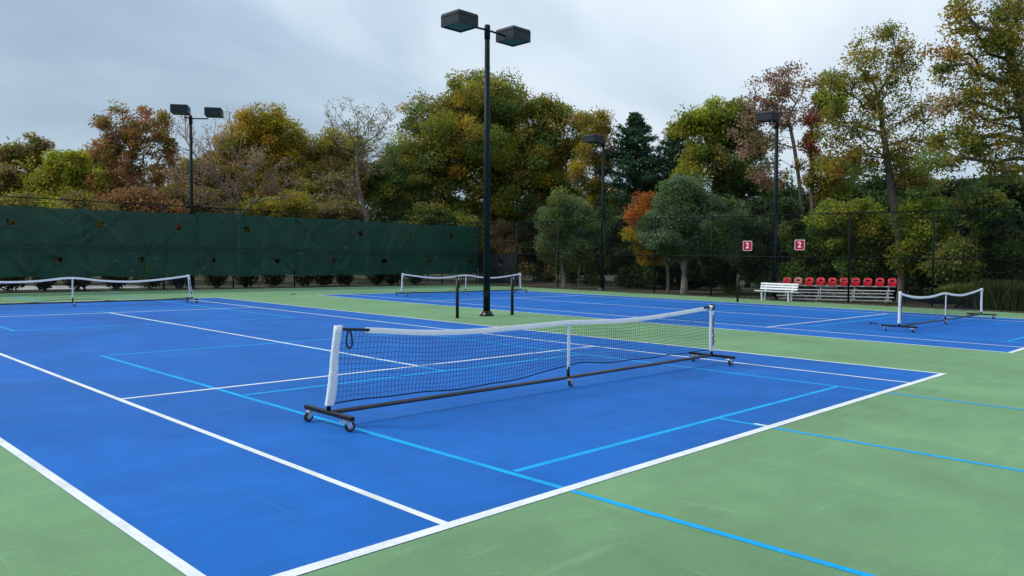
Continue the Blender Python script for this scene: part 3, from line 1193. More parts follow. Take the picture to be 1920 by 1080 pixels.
def leaf_mesh(name, P, tint, size, aspect, parent, droop=.0, seed=0, updir=.5, dirs=None):
    R_ = np.random.default_rng(seed)
    n = len(P)
    LEAVES[0] += n
    d = R_.normal(size=(n, 3))
    d[:, 2] -= droop
    if dirs is not None:
        d = d * .45 + dirs
    d /= np.linalg.norm(d, axis=1, keepdims=True)
    nn = R_.normal(size=(n, 3))
    nn[:, 2] += updir * 2
    s = np.cross(d, nn)
    s /= np.maximum(np.linalg.norm(s, axis=1, keepdims=True), 1e-6)
    k = np.cross(s, d)
    l = (size * R_.uniform(.65, 1.3, n))[:, None]
    w = l * aspect * 1.25
    V = np.empty((n, 3, 3))
    V[:, 0] = P - d * l * .45 + s * w * .5
    V[:, 1] = P - d * l * .35 - s * w * .5 + k * w * .2
    V[:, 2] = P + d * l * .6
    me = bpy.data.meshes.new(name)
    me.vertices.add(n * 3)
    me.vertices.foreach_set('co', V.reshape(-1))
    me.loops.add(n * 3)
    me.loops.foreach_set('vertex_index', np.arange(n * 3, dtype=np.int32))
    me.polygons.add(n)
    me.polygons.foreach_set('loop_start', np.arange(0, n * 3, 3, dtype=np.int32))
    me.polygons.foreach_set('loop_total', np.full(n, 3, dtype=np.int32))
    me.update(calc_edges=True)
    at = me.attributes.new('tint', 'FLOAT_COLOR', 'POINT')
    c = np.ones((n, 3, 4), np.float32)
    c[:, :, :3] = tint[:, None, :]
    at.data.foreach_set('color', c.reshape(-1))
    me.materials.append(M_LEAF)
    o = bpy.data.objects.new(name, me)
    COL.objects.link(o)
    o.parent = parent
    return o


def grow(trunk, att, R_, start=.45, step=.55, bow=.12, jit=.05, radiate=.35):
    """join every attractor to the growing skeleton; returns nodes and parents"""
    nodes = [np.asarray(p, float) for p in trunk]
    par = [-1] + list(range(len(trunk) - 1))
    first = max(1, int(len(trunk) * start))
    arr = np.zeros((20000, 3))
    arr[:len(nodes)] = nodes
    n = len(nodes)
    ctr = arr[n - 1]
    plen = np.zeros(20000)
    plen[1:n] = np.cumsum(np.linalg.norm(np.diff(arr[:n], axis=0), axis=1)) * .75
    order = np.argsort(np.linalg.norm(att - ctr, axis=1))
    for i in order:
        a = att[i]
        d = a - arr[first:n]
        dist = np.linalg.norm(d, axis=1)
        cost = dist * (1 + .9 * np.clip(-d[:, 2] / np.maximum(dist, 1e-6), 0, 1)) + radiate * plen[first:n]
        j = int(np.argmin(cost)) + first
        p = arr[j]
        L = np.linalg.norm(a - p)
        m = max(1, int(L / step))
        prev = j
        side = R_.normal(size=3) * jit * L
        for q in range(1, m + 1):
            t = q / m
            x = p + (a - p) * t + np.array((0, 0, bow * L * math.sin(PI * t))) + side * math.sin(PI * t)
            if n >= len(arr) - 1:
                break
            arr[n] = x
            plen[n] = plen[prev] + L / m
            par.append(prev)
            prev = n
            n += 1
    return arr[:n].copy(), np.array(par)


def limb_mesh(name, nodes, par, R0, rmin, m, parent, expo=2.35):
    n = len(nodes)
    acc = np.zeros(n)
    kids = [[] for _ in range(n)]
    for i in range(1, n):
        kids[par[i]].append(i)
    r = np.zeros(n)
    for i in range(n - 1, -1, -1):
        r[i] = (sum(r[k] ** expo for k in kids[i])) ** (1 / expo) if kids[i] else 1.0
    r = rmin + (R0 - rmin) * ((r - 1) / max(r[0] - 1, 1e-6)) ** 1.0
    mb = MB()
    stack = [(0, None)]
    while stack:
        i, frm = stack.pop()
        pts, rr = [], []
        if frm is not None:
            pts.append(nodes[frm])
            rr.append(min(r[i] * 1.1, r[frm]))
        while True:
            pts.append(nodes[i])
            rr.append(r[i])
            if not kids[i]:
                break
            ks = sorted(kids[i], key=lambda q: -r[q])
            for q in ks[1:]:
                stack.append((q, i))
            i = ks[0]
        if len(pts) < 2:
            continue
        rr = np.array(rr)
        if frm is None:
            rr[0] *= 1.25
        mx = rr.max()
        mb.tube(pts, rr, 10 if mx > .10 else 5 if mx > .03 else 3, False, True)
    return mb.build(name, m, parent)


def tree(name, label, base, lobes, n_att, n_leaf, pal, size, R0=.18, group=None, rc=.42, aspect=.62, bark=None, trunk_px=None,
         seed=0, rmin=.010, shell=3.4, start=.45, cat='tree', zoff=0, jit=.05, droop=.2, flat=.75, deep=.9, stems=1, step=.55, hgrad=None, updir=.5, trunk_top=None, radiate=.35):
    """lobes: (cx, cy, rx, ry[, depth offset[, palette]]) in 1920-pixel units at the tree's own distance, or world ellipsoids"""
    R_ = np.random.default_rng(seed + 100)
    base = np.array((base[0], base[1], -.06))
    D = depth_of(base)
    E = []
    ragged = []
    for lb in lobes:
        cx, cy, rx, ry = lb[:4]
        ragged.append((cx, cy, rx * .90, ry * .90, *lb[4:]))
        for q in range(5):
            a_ = R_.uniform(0, 2 * PI)
            g_ = R_.uniform(.30, .46)
            ragged.append((cx + math.cos(a_) * rx * .76, cy - math.sin(a_) * ry * .76, rx * g_, ry * g_, *lb[4:])
                          if len(lb) > 4 else (cx + math.cos(a_) * rx * .76, cy - math.sin(a_) * ry * .76, rx * g_, ry * g_, R_.uniform(-.5, .3) * rx * D / F))
    for lb in ragged:
        cx, cy, rx, ry = lb[:4]
        z0 = D + (lb[4] if len(lb) > 4 else 0)
        c = CAM + ray(cx, cy) * z0
        k = z0 / F
        E.append((c, rx * k, ry * k, max(rx * .85, ry * .6) * k * deep, lb[5] if len(lb) > 5 else pal))
    n_leaf = int(n_leaf * DENS)
    size = size * LSIZE
    root = empty(name, base, 0, label, cat, group)
    wts = np.array([(e[1] * e[2] * e[3]) ** .68 for e in E])
    wts /= wts.sum()
    pick = R_.choice(len(E), n_att, p=wts)
    att = np.empty((n_att, 3))
    for i, q in enumerate(pick):
        c, a, b, dd, _ = E[q]
        v = R_.normal(size=3)
        v *= R_.random() ** (1 / shell) / np.linalg.norm(v)
        att[i] = c + r0 * v[0] * a + np.array((0, 0, v[2] * b)) + fwh * v[1] * dd
    att[:, 2] = np.maximum(att[:, 2], .15 if cat != 'tree' else .6)
    cc = sum(w * e[0] for w, e in zip(wts, E))
    if trunk_px is not None:
        tr = [base] + [CAM + ray(x, y) * D for x, y in trunk_px]
    else:
        tt = cc.copy() if trunk_top is None else np.array(CAM + ray(*trunk_top) * D)
        tr = [base, base + (tt - base) * .33 + R_.normal(size=3) * .06 * np.array((1, 1, 0)), base + (tt - base) * .66 + R_.normal(size=3) * .12 * np.array((1, 1, 0)), tt]
    # densify trunk
    tr = np.array(tr)
    seg = np.concatenate([[0], np.cumsum(np.linalg.norm(np.diff(tr, axis=0), axis=1))])
    u = np.linspace(0, seg[-1], max(6, int(seg[-1] / .5)))
    tr = np.stack([np.interp(u, seg, tr[:, k]) for k in range(3)], -1)
    nodes, par = grow(tr, att, R_, start, step, jit=jit, radiate=radiate)
    lm = limb_mesh('trunk', nodes - base, par, R0, rmin, bark or M_BARK, root)
    # leaves round the branch ends
    if n_leaf > 0:
        per = R_.multinomial(n_leaf, R_.dirichlet(np.full(n_att, 2.5)))
        idx = np.repeat(np.arange(n_att), per)
        v = R_.normal(size=(len(idx), 3))
        v *= (R_.random(len(idx)) ** .5 / np.linalg.norm(v, axis=1))[:, None]
        P = att[idx] + v * rc * 1.75 * np.array((1, 1, flat)) * R_.uniform(.6, 1.25, n_att)[idx][:, None]
        P[:, 2] = np.maximum(P[:, 2], .05)
        tint = np.empty((len(idx), 3))
        cl = np.empty((n_att, 3))
        zlo, zhi = att[:, 2].min(), att[:, 2].max()
        for i in range(n_att):
            pl = E[pick[i]][4]
            w = np.array([x[1] for x in pl], float)
            if hgrad:                                         # colours listed from the bottom of the crown upwards
                h = (att[i, 2] - zlo) / (zhi - zlo + 1e-6) * (len(pl) - 1)
                w = np.exp(-((np.arange(len(pl)) - h) / .45) ** 2)
            a = R_.choice(len(pl), p=w / w.sum())
            b = R_.choice(len(pl), p=w / w.sum())
            f = R_.uniform(0.1, .5)
            cl[i] = (1 - f) * np.array(pl[a][0]) + f * np.array(pl[b][0])
            cl[i] *= R_.uniform(.62, 1.35)
        tint[:] = cl[idx]
        tint *= np.exp(R_.normal(0, .13, len(idx)))[:, None]
        tint *= 1 + R_.normal(0, .05, (len(idx), 3))
        tint = np.clip(tint * 1.52, .004, .62)
        leaf_mesh('crown', P - base, tint, size, aspect, root, droop, seed, updir)
    return root


# leaf colours (reflectance)
OLIVE = (0.200, 0.172, 0.026)
DKGREEN = (0.050, 0.084, 0.022)
GREEN = (0.090, 0.150, 0.028)
YGREEN = (0.230, 0.250, 0.024)
YELLOW = (0.340, 0.260, 0.025)
GOLD = (0.320, 0.190, 0.020)
ORANGE = (0.420, 0.140, 0.028)
RUST = (0.270, 0.115, 0.055)
BROWN = (.175, .122, .055)
PINKBR = (0.300, 0.170, 0.125)
DARK = (.024, .038, .016)  # near-black green, kept low to hold the shade of the understory
CEDAR = (0.042, 0.110, 0.052)
PEAR = (0.115, 0.158, 0.080)
RED = (.200, .022, .026)
PALE = (.25, .22, .13)
TAN = (.16, .125, .085)


def by(px, Y):
    return at_y(px, 535, Y)[:2]


def bx(px, X):
    return at_x(px, 535, X)[:2]


LG = 'autumn trees beyond the windscreen'
RG = 'trees beyond the wire fence'
tree('oak_tree', 'olive brown tree at the far left edge above the windscreen', by(40, 50), [(45, 320, 56, 58), (8, 365, 45, 50), (80, 300, 28, 32), (50, 370, 70, 40)], 150, 11000,
     [(OLIVE, 3), (BROWN, 1.5), (GREEN, 1)], .20, .22, LG, seed=1)
tree('maple_tree', 'low yellow green tree between the olive and the rusty tree at left', by(135, 47), [(130, 332, 52, 42), (165, 350, 48, 45), (95, 360, 40, 40), (140, 380, 80, 30)], 150, 12000,
     [(YGREEN, 3), (YELLOW, 1.6), (OLIVE, 1)], .17, .16, LG, seed=2)
tree('oak_tree', 'rusty sparse oak with sky showing through, left of the fence lamp', by(258, 44), [(225, 240, 45, 42), (275, 240, 42, 42), (215, 290, 42, 45), (290, 290, 42, 48), (245, 270, 50, 50),
     (240, 350, 85, 42, 0, [(RUST, 3), (BROWN, 1), (OLIVE, .6)]), (200, 370, 45, 32, 0, [(RUST, 3), (GOLD, .6)])], 260, 7400,
     [(RUST, 2.2), (OLIVE, 2), (PINKBR, .7)], .155, .20, LG, seed=3, rc=.30, start=.3)
tree('bare_tree', 'nearly leafless tree with many rising stems behind the fence lamp', by(447, 36), [(375, 285, 55, 55), (430, 290, 60, 70), (350, 240, 25, 25), (500, 320, 55, 50), (390, 345, 75, 40), (540, 350, 45, 35)], 420, 1500,
     [(PINKBR, 2), (GOLD, 1), (TAN, 2)], .10, .095, LG, seed=4, rmin=.014, rc=.25, start=.12, trunk_px=[(448, 425), (446, 400), (444, 385)], bark=M_TWIG, jit=.06, radiate=.8)
tree('maple_tree', 'yellow topped tree right of the fence lamp', by(498, 45), [(495, 232, 50, 42), (455, 265, 40, 38), (530, 262, 45, 38), (490, 295, 75, 45), (520, 345, 70, 45)], 240, 17000,
     [(OLIVE, 2.4), (YELLOW, 1.2), (GOLD, 1.4), (YGREEN, 1)], .16, .2, LG, seed=5)
tree('maple_tree', 'broad bronze tree behind the bare tree in the middle of the fence', by(612, 43.5), [(575, 275, 55, 42), (635, 282, 48, 38), (670, 320, 35, 35), (610, 325, 95, 45), (600, 370, 105, 35)], 260, 18000,
     [(OLIVE, 3), (GOLD, 1), (BROWN, 1.6), (YGREEN, .7)], .16, .2, LG, seed=6)
tree('bare_tree', 'bare tree with a few pale leaves on thin twigs left of the big maple', by(690, 35), [(650, 215, 45, 38), (700, 215, 35, 35), (675, 265, 60, 45), (700, 310, 40, 40), (630, 345, 45, 30), (600, 380, 45, 20)], 420, 1300,
     [(PALE, 2), (TAN, 1), (YGREEN, .6)], .11, .105, LG, seed=7, rmin=.0125, rc=.22, start=.3, trunk_px=[(687, 405), (680, 385), (672, 350), (670, 300), (672, 260)], bark=M_TWIG, jit=.06, radiate=.6)
tree('holly_tree', 'dark green dense tree tucked under the left side of the big maple', by(752, 40), [(740, 335, 45, 45), (765, 370, 50, 45), (720, 385, 40, 35)], 140, 11000,
     [(DKGREEN, 3), (GREEN, 1.2), (OLIVE, .4)], .15, .15, LG, seed=8)
tree('maple_tree', 'huge rounded olive maple rising behind the central light pole', by(925, 37), [(915, 205, 88, 55), (840, 245, 70, 55), (1000, 235, 70, 55), (785, 310, 50, 55), (880, 310, 100, 65), (985, 310, 90, 60),
     (1050, 280, 58, 60), (770, 365, 50, 40), (850, 385, 75, 35), (940, 370, 85, 45), (1030, 360, 60, 45), (1075, 240, 30, 30), (950, 260, 100, 60), (860, 290, 95, 60), (915, 280, 172, 132), (1000, 330, 95, 70), (820, 300, 85, 75), (1010, 270, 85, 75)], 1000, 66000,
     [(OLIVE, 3.8), (GREEN, 2.0), (GOLD, 1.0), (DKGREEN, 1.3), (YGREEN, .6)], .185, .42, 'trees behind the fence corner', seed=9, rc=.55, bark=M_BARKD, start=.3)
tree('beech_tree', 'thin yellow brown tree between the big maple and the cedars', bx(1118, 34), [(1110, 235, 32, 35), (1130, 275, 32, 38), (1105, 320, 38, 42), (1130, 370, 32, 40)], 170, 6500,
     [(GOLD, 1.5), (OLIVE, 1.5), (TAN, 1), (YGREEN, .8)], .15, .15, RG, seed=10, rc=.36)


def conifer(label, base, px_top, px_w, seed, n=15000):
    R_ = np.random.default_rng(seed)
    base = np.array((*base, -.06))
    D = depth_of(base)
    k = D / F
    tipz = (CAM + ray(*px_top) * D)[2]
    H = tipz + .06
    root = empty('cedar_tree', base, 0, label, 'tree', 'dark cedars beyond the wire fence')
    nb = 190
    mb = MB()
    top = np.array((R_.normal() * .2, R_.normal() * .2, H))
    mb.tube([(0, 0, 0), top * .5, top * .98], [.2, .12, .015], 8, False)
    P, Dr = [], []
    Rm = px_w * k
    for i in range(nb):
        t = .12 + .88 * (i / nb) ** .9
        a = i * 2.4 + R_.uniform(-.3, .3)
        L = Rm * (1 - t) ** .82 * R_.uniform(.5, 1.2) + .15
        st = top * t
        o = np.array((math.cos(a), math.sin(a), 0))
        rise = R_.uniform(.05, .45) + .6 * t
        pts = [st + o * L * s + np.array((0, 0, rise * L * s - .25 * L * s * s)) for s in (0, .35, .7, 1)]
        mb.tube(pts, [.035 * (1 - t) + .012, .02, .014, .008], 3, False)
        m = int(n / nb * (.4 + 1.3 * (L / Rm)))
        s = R_.random(m) ** .6
        p = np.stack([np.interp(s, (0, .35, .7, 1), [q[j] for q in pts]) for j in range(3)], -1)
        p += R_.normal(size=(m, 3)) * (.07 + .20 * L / Rm) * np.array((1, 1, .6))
        P.append(p)
        dd = o[None] + R_.normal(size=(m, 3)) * .5
        dd[:, 2] += .25
        Dr.append(dd)
    mb.build('trunk', M_BARKD, root)
    P, Dr = np.concatenate(P), np.concatenate(Dr)
    tint = np.array(CEDAR) * np.exp(R_.normal(0, .35, len(P)))[:, None]
    tint[R_.random(len(P)) < .06] = BROWN
    leaf_mesh('crown', P, tint, .22, .34, root, 0, seed, .4, Dr)


conifer('taller dark green cedar right of the lamp by the round trees', bx(1190, 36), (1188, 216), 135, 21, 30000)
conifer('shorter dark green cedar leaning against the vine covered tree', bx(1258, 37), (1262, 238), 110, 22, 22000)
tree('vine_tree', 'vine covered tree with a bright yellow green top left of the right lamp', bx(1375, 34), [(1340, 222, 55, 28, 0, [(YGREEN, 3), (GREEN, 1)]), (1310, 260, 42, 38, 0, [(YGREEN, 2), (OLIVE, 1)]), (1395, 235, 42, 38), (1380, 300, 65, 50),
     (1295, 320, 25, 55, 0, [(YGREEN, 1.5), (OLIVE, 2)]), (1400, 370, 60, 50, 0, [(DKGREEN, 2), (GREEN, 1)])], 300, 17000,
     [(GREEN, 2), (OLIVE, 1.5), (BROWN, 1.2), (DKGREEN, 1.5)], .165, .22, RG, seed=11, rc=.42)
tree('oak_tree', 'tall tree with dry pinkish brown leaves behind the right lamp', bx(1500, 31.5), [(1440, 165, 40, 28), (1490, 150, 40, 30), (1420, 205, 40, 30), (1475, 205, 50, 38), (1530, 190, 30, 45), (1430, 275, 38, 26), (1395, 245, 25, 25), (1440, 330, 40, 22)], 220, 2300,
     [(PINKBR, 3), (BROWN, 1.5), (OLIVE, .6)], .15, .095, RG, seed=12, rc=.32, start=.35, trunk_px=[(1505, 430), (1500, 350), (1490, 280), (1478, 220)], bark=M_BARKL)
tree('vine_tree', 'slim trunk wrapped in scarlet vine left of the tall maple', bx(1525, 31), [(1530, 228, 18, 18, 0, [(RED, 2), (BROWN, 1)]), (1520, 275, 16, 26, 0, [(RED, 2), (OLIVE, 1)]), (1505, 312, 8, 12, 0, [(RED, 1), (OLIVE, 1)]), (1560, 170, 35, 40), (1545, 330, 32, 40, 0, [(OLIVE, 2), (GOLD, 1)]), (1580, 330, 30, 45)], 150, 4600,
     [(YGREEN, 1), (OLIVE, 2), (GREEN, 1)], .14, .11, RG, seed=13, rc=.28, trunk_px=[(1524, 430), (1522, 330), (1520, 250), (1535, 190)], bark=M_BARK)
tree('maple_tree', 'tall maple with a bent grey trunk rising beside the bleachers', bx(1690, 28.4), [(1640, 75, 45, 35), (1590, 120, 38, 35), (1650, 130, 55, 45), (1700, 120, 28, 50), (1600, 190, 60, 40), (1680, 200, 55, 50), (1570, 250, 45, 35), (1640, 265, 75, 40), (1720, 280, 45, 38), (1600, 310, 50, 28), (1690, 325, 50, 28), (1560, 175, 32, 30), (1738, 215, 32, 32), (1730, 335, 40, 25), (1555, 300, 32, 26)], 470, 6600,
     [(OLIVE, 3), (YGREEN, 1.5), (GOLD, 1.6), (GREEN, 1), (ORANGE, .25), (PEAR, .8)], .125, .155, RG, seed=14, rc=.30, rmin=.015, start=.4, trunk_px=[(1692, 500), (1684, 430), (1675, 380), (1668, 330), (1658, 260), (1650, 200)], bark=M_BARK)
tree('maple_tree', 'great maple reaching in from the right edge with orange tinted top', bx(1985, 27), [(1850, 30, 75, 40), (1775, 85, 38, 35, 0, [(GOLD, 2), (ORANGE, 1.2), (OLIVE, 1)]), (1800, 150, 55, 38), (1870, 110, 65, 45), (1905, 40, 60, 55), (1760, 195, 30, 30, 0, [(OLIVE, 1), (PINKBR, 1)]), (1850, 205, 65, 40),
     (1790, 265, 55, 26), (1870, 280, 60, 40), (1920, 200, 50, 70), (1780, 310, 50, 18), (1900, 320, 50, 20)], 360, 6600,
     [(OLIVE, 3), (GREEN, 1.4), (GOLD, 1.2), (DKGREEN, .8), (YELLOW, .5)], .125, .30, RG, seed=15, rc=.30, rmin=.015, start=.3, trunk_px=[(1975, 450), (1950, 330), (1935, 260), (1915, 180), (1895, 110)], bark=M_BARK)

for k, (px, Y, lobes, pal, lab) in enumerate([
        (395, 52, [(350, 345, 45, 55), (400, 340, 50, 55), (440, 360, 45, 50)], [(BROWN, 2), (OLIVE, 1.5), (TAN, 1)], 'hazy brown tree filling the gap behind the fence lamp'),
        (565, 53, [(560, 310, 60, 60), (620, 310, 60, 55), (680, 335, 45, 45)], [(OLIVE, 2), (GOLD, 1), (BROWN, 1)], 'bronze tree farther back behind the bare tree'),
        (190, 54, [(180, 335, 45, 50), (100, 345, 45, 50), (20, 375, 60, 45)], [(YGREEN, 1.5), (OLIVE, 1.5), (BROWN, 1)], 'yellowish tree farther back at the left'),
        (730, 50, [(720, 345, 50, 50), (760, 330, 45, 55)], [(GREEN, 2), (OLIVE, 1.2), (DKGREEN, 1)], 'green tree farther back left of the big maple')]):
    tree('autumn_tree', lab, by(px, Y), lobes, 170, 10000, pal, .20, .16, 'trees farther back on the left', seed=90 + k, rc=.48)
# small clipped trees just behind the wire fence
SG = 'small round trees behind the wire fence'
tree('pear_tree', 'round green tree behind the fence left of the far lamp', bx(1058, 26.3), [(1060, 405, 46, 42), (1035, 440, 35, 45), (1088, 435, 38, 48), (1060, 468, 50, 28)], 260, 17000,
     [(PEAR, 3), (GREEN, 1.6), (OLIVE, .8)], .105, .11, SG, seed=16, rc=.30, bark=M_BARKL, start=.5, trunk_px=[(1057, 515), (1053, 498), (1058, 450)])
tree('pear_tree', 'largest round green tree with a forked grey trunk behind the fence', bx(1283, 26.05), [(1295, 380, 62, 45), (1250, 420, 50, 48), (1345, 415, 48, 55), (1295, 445, 75, 40), (1290, 355, 40, 25)], 360, 27000,
     [(PEAR, 3), (GREEN, 1.6), (DKGREEN, .8)], .10, .16, SG, seed=17, rc=.30, bark=M_BARKL, start=.35, trunk_px=[(1283, 520), (1282, 498), (1290, 470), (1298, 430)])
tree('maple_tree', 'small tree turning orange and gold left of the largest round tree', bx(1253, 26.7), [(1208, 395, 30, 30), (1225, 375, 18, 16), (1190, 425, 24, 28), (1215, 440, 28, 32), (1212, 478, 24, 18)], 170, 7500,
     [(GOLD, 1), (YELLOW, 1), (ORANGE, 1.2), (ORANGE, 1.5)], .105, .085, SG, seed=18, rc=.24, bark=M_BARKL, hgrad=True, trunk_px=[(1253, 520), (1250, 495), (1232, 470)])
tree('sapling', 'thin bare sapling right of the left round green tree', bx(1086, 26.6), [(1085, 500, 10, 12), (1080, 470, 15, 15), (1092, 470, 12, 18)], 24, 260, [(PEAR, 1), (BROWN, 1)], .09, .035, SG, seed=19, rc=.16, bark=M_BARKL)

# understory and shrubs; the wood's deep shade is put into dark leaf colours
UG = 'shrubs under the trees at the right'
DK = [(DARK, 3), (DKGREEN, 2), (GREEN, .5)]  # leaf colours darkened in place of real shade under the canopy
MIXU = [(DKGREEN, 2), (GREEN, 2), (OLIVE, 1)]
YU = [(YGREEN, 2.0), (GREEN, 3.0), (OLIVE, .6), (YELLOW, .3)]


def shrub(label, base, lobes, n, pal, size=.14, seed=0, rc=.34, group=UG, nm='shrub', att=90, R0=.05):
    tree(nm, label, base, lobes, att, n, pal, size, R0, group, rc=rc, seed=seed, cat='shrub', start=.1, bark=M_BARKD, rmin=.008)


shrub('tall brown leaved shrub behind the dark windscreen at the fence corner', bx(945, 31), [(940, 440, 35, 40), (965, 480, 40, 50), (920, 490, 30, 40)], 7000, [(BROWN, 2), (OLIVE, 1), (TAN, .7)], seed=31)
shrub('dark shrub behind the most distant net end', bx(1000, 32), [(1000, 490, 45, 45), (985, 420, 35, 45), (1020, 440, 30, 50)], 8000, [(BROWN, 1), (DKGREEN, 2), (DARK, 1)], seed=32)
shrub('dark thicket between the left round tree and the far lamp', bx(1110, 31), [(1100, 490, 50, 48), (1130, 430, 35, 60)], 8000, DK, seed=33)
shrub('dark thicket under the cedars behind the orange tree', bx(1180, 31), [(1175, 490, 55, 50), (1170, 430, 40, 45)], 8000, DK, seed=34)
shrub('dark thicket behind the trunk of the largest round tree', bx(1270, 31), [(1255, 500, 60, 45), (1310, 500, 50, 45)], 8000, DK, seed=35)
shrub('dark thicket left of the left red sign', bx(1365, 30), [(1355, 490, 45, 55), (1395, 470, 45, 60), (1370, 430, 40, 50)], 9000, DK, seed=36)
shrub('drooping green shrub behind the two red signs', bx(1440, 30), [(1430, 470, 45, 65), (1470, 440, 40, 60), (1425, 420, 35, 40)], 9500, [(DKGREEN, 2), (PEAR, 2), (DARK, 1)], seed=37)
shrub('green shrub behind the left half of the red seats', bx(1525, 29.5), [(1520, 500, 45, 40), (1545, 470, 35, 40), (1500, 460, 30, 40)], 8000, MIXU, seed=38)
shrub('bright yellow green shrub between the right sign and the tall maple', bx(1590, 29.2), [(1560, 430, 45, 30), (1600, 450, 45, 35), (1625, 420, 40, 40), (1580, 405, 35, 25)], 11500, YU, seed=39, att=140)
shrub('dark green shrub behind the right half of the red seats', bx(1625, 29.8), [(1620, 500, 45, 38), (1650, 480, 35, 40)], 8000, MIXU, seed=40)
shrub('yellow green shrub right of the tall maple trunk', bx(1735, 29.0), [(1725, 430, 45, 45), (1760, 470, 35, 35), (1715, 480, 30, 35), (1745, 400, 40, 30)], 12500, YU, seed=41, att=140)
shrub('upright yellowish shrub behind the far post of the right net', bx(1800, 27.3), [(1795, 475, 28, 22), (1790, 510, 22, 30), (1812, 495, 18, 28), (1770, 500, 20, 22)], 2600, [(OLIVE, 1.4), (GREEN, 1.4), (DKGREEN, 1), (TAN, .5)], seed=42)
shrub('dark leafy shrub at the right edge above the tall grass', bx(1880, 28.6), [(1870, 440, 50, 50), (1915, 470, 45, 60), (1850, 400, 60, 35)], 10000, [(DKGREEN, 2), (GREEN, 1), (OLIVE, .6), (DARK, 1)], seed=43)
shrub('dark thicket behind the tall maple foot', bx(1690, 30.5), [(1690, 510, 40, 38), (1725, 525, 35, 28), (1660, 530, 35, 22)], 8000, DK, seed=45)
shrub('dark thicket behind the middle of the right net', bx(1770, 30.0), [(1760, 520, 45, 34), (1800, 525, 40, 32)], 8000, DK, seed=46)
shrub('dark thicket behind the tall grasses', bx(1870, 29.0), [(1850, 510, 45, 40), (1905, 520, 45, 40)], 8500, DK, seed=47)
shrub('low weedy shrub under the right net', bx(1790, 25.6), [(1780, 550, 40, 12), (1815, 552, 25, 14)], 3500, MIXU, .10, seed=44, rc=.18)
EG = 'dark evergreens deep in the wood at the right'
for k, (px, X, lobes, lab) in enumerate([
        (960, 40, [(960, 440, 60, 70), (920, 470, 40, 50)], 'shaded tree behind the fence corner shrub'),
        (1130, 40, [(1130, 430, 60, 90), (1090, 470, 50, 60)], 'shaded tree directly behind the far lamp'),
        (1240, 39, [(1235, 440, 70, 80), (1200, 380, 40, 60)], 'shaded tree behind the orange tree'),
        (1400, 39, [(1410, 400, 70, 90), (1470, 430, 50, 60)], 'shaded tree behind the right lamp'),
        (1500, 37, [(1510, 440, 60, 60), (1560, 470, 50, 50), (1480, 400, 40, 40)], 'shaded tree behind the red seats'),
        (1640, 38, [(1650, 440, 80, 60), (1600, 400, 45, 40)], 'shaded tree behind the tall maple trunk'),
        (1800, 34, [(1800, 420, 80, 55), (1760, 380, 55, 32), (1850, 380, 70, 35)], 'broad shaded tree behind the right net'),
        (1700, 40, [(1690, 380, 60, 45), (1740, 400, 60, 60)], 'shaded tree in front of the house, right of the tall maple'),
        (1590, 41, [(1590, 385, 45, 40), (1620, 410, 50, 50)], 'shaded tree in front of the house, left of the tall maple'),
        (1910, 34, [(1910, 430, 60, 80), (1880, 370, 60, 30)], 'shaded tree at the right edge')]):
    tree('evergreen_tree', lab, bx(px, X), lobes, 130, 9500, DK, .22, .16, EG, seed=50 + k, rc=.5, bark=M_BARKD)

# growth behind the windscreen, seen above it and faintly through it
HG = 'bushes behind the windscreen'
for k, (px, Y, lobes, pal, lab) in enumerate([
        (30, 40, [(30, 400, 55, 40), (80, 420, 50, 40)], [(OLIVE, 2), (YGREEN, 1), (BROWN, 1)], 'olive bush at the left edge just over the windscreen'),
        (140, 40, [(140, 410, 60, 35), (180, 430, 50, 40)], [(OLIVE, 2), (BROWN, 2)], 'brown olive bush below the yellow green tree'),
        (250, 40, [(250, 400, 55, 35), (290, 420, 50, 45)], [(RUST, 2), (BROWN, 2), (OLIVE, 1)], 'rusty bush below the sparse oak'),
        (340, 40, [(340, 385, 50, 50), (380, 410, 40, 40)], [(BROWN, 2), (OLIVE, 1.6), (TAN, 1)], 'grey brown bush behind the fence lamp pole'),
        (500, 39, [(480, 400, 50, 30), (530, 405, 50, 40)], [(YGREEN, 1), (OLIVE, 2), (GOLD, 1)], 'yellow olive bush right of the bare multi stem tree'),
        (590, 39, [(590, 410, 50, 30), (640, 415, 45, 35)], [(OLIVE, 2), (BROWN, 1.4)], 'olive bush below the broad bronze tree'),
        (800, 36, [(790, 420, 55, 40), (850, 430, 50, 40)], [(DKGREEN, 2), (OLIVE, 1.5)], 'dark olive bush below the big maple')]):
    lobes = [(a_, b_ + 3, c_, d_) for a_, b_, c_, d_ in lobes]
    shrub(lab, by(px, Y), lobes, 8500, pal, .17, seed=70 + k, rc=.42, group=HG, att=150)

ORD = 'first second third fourth fifth sixth seventh eighth ninth tenth eleventh twelfth thirteenth fourteenth fifteenth sixteenth'.split()
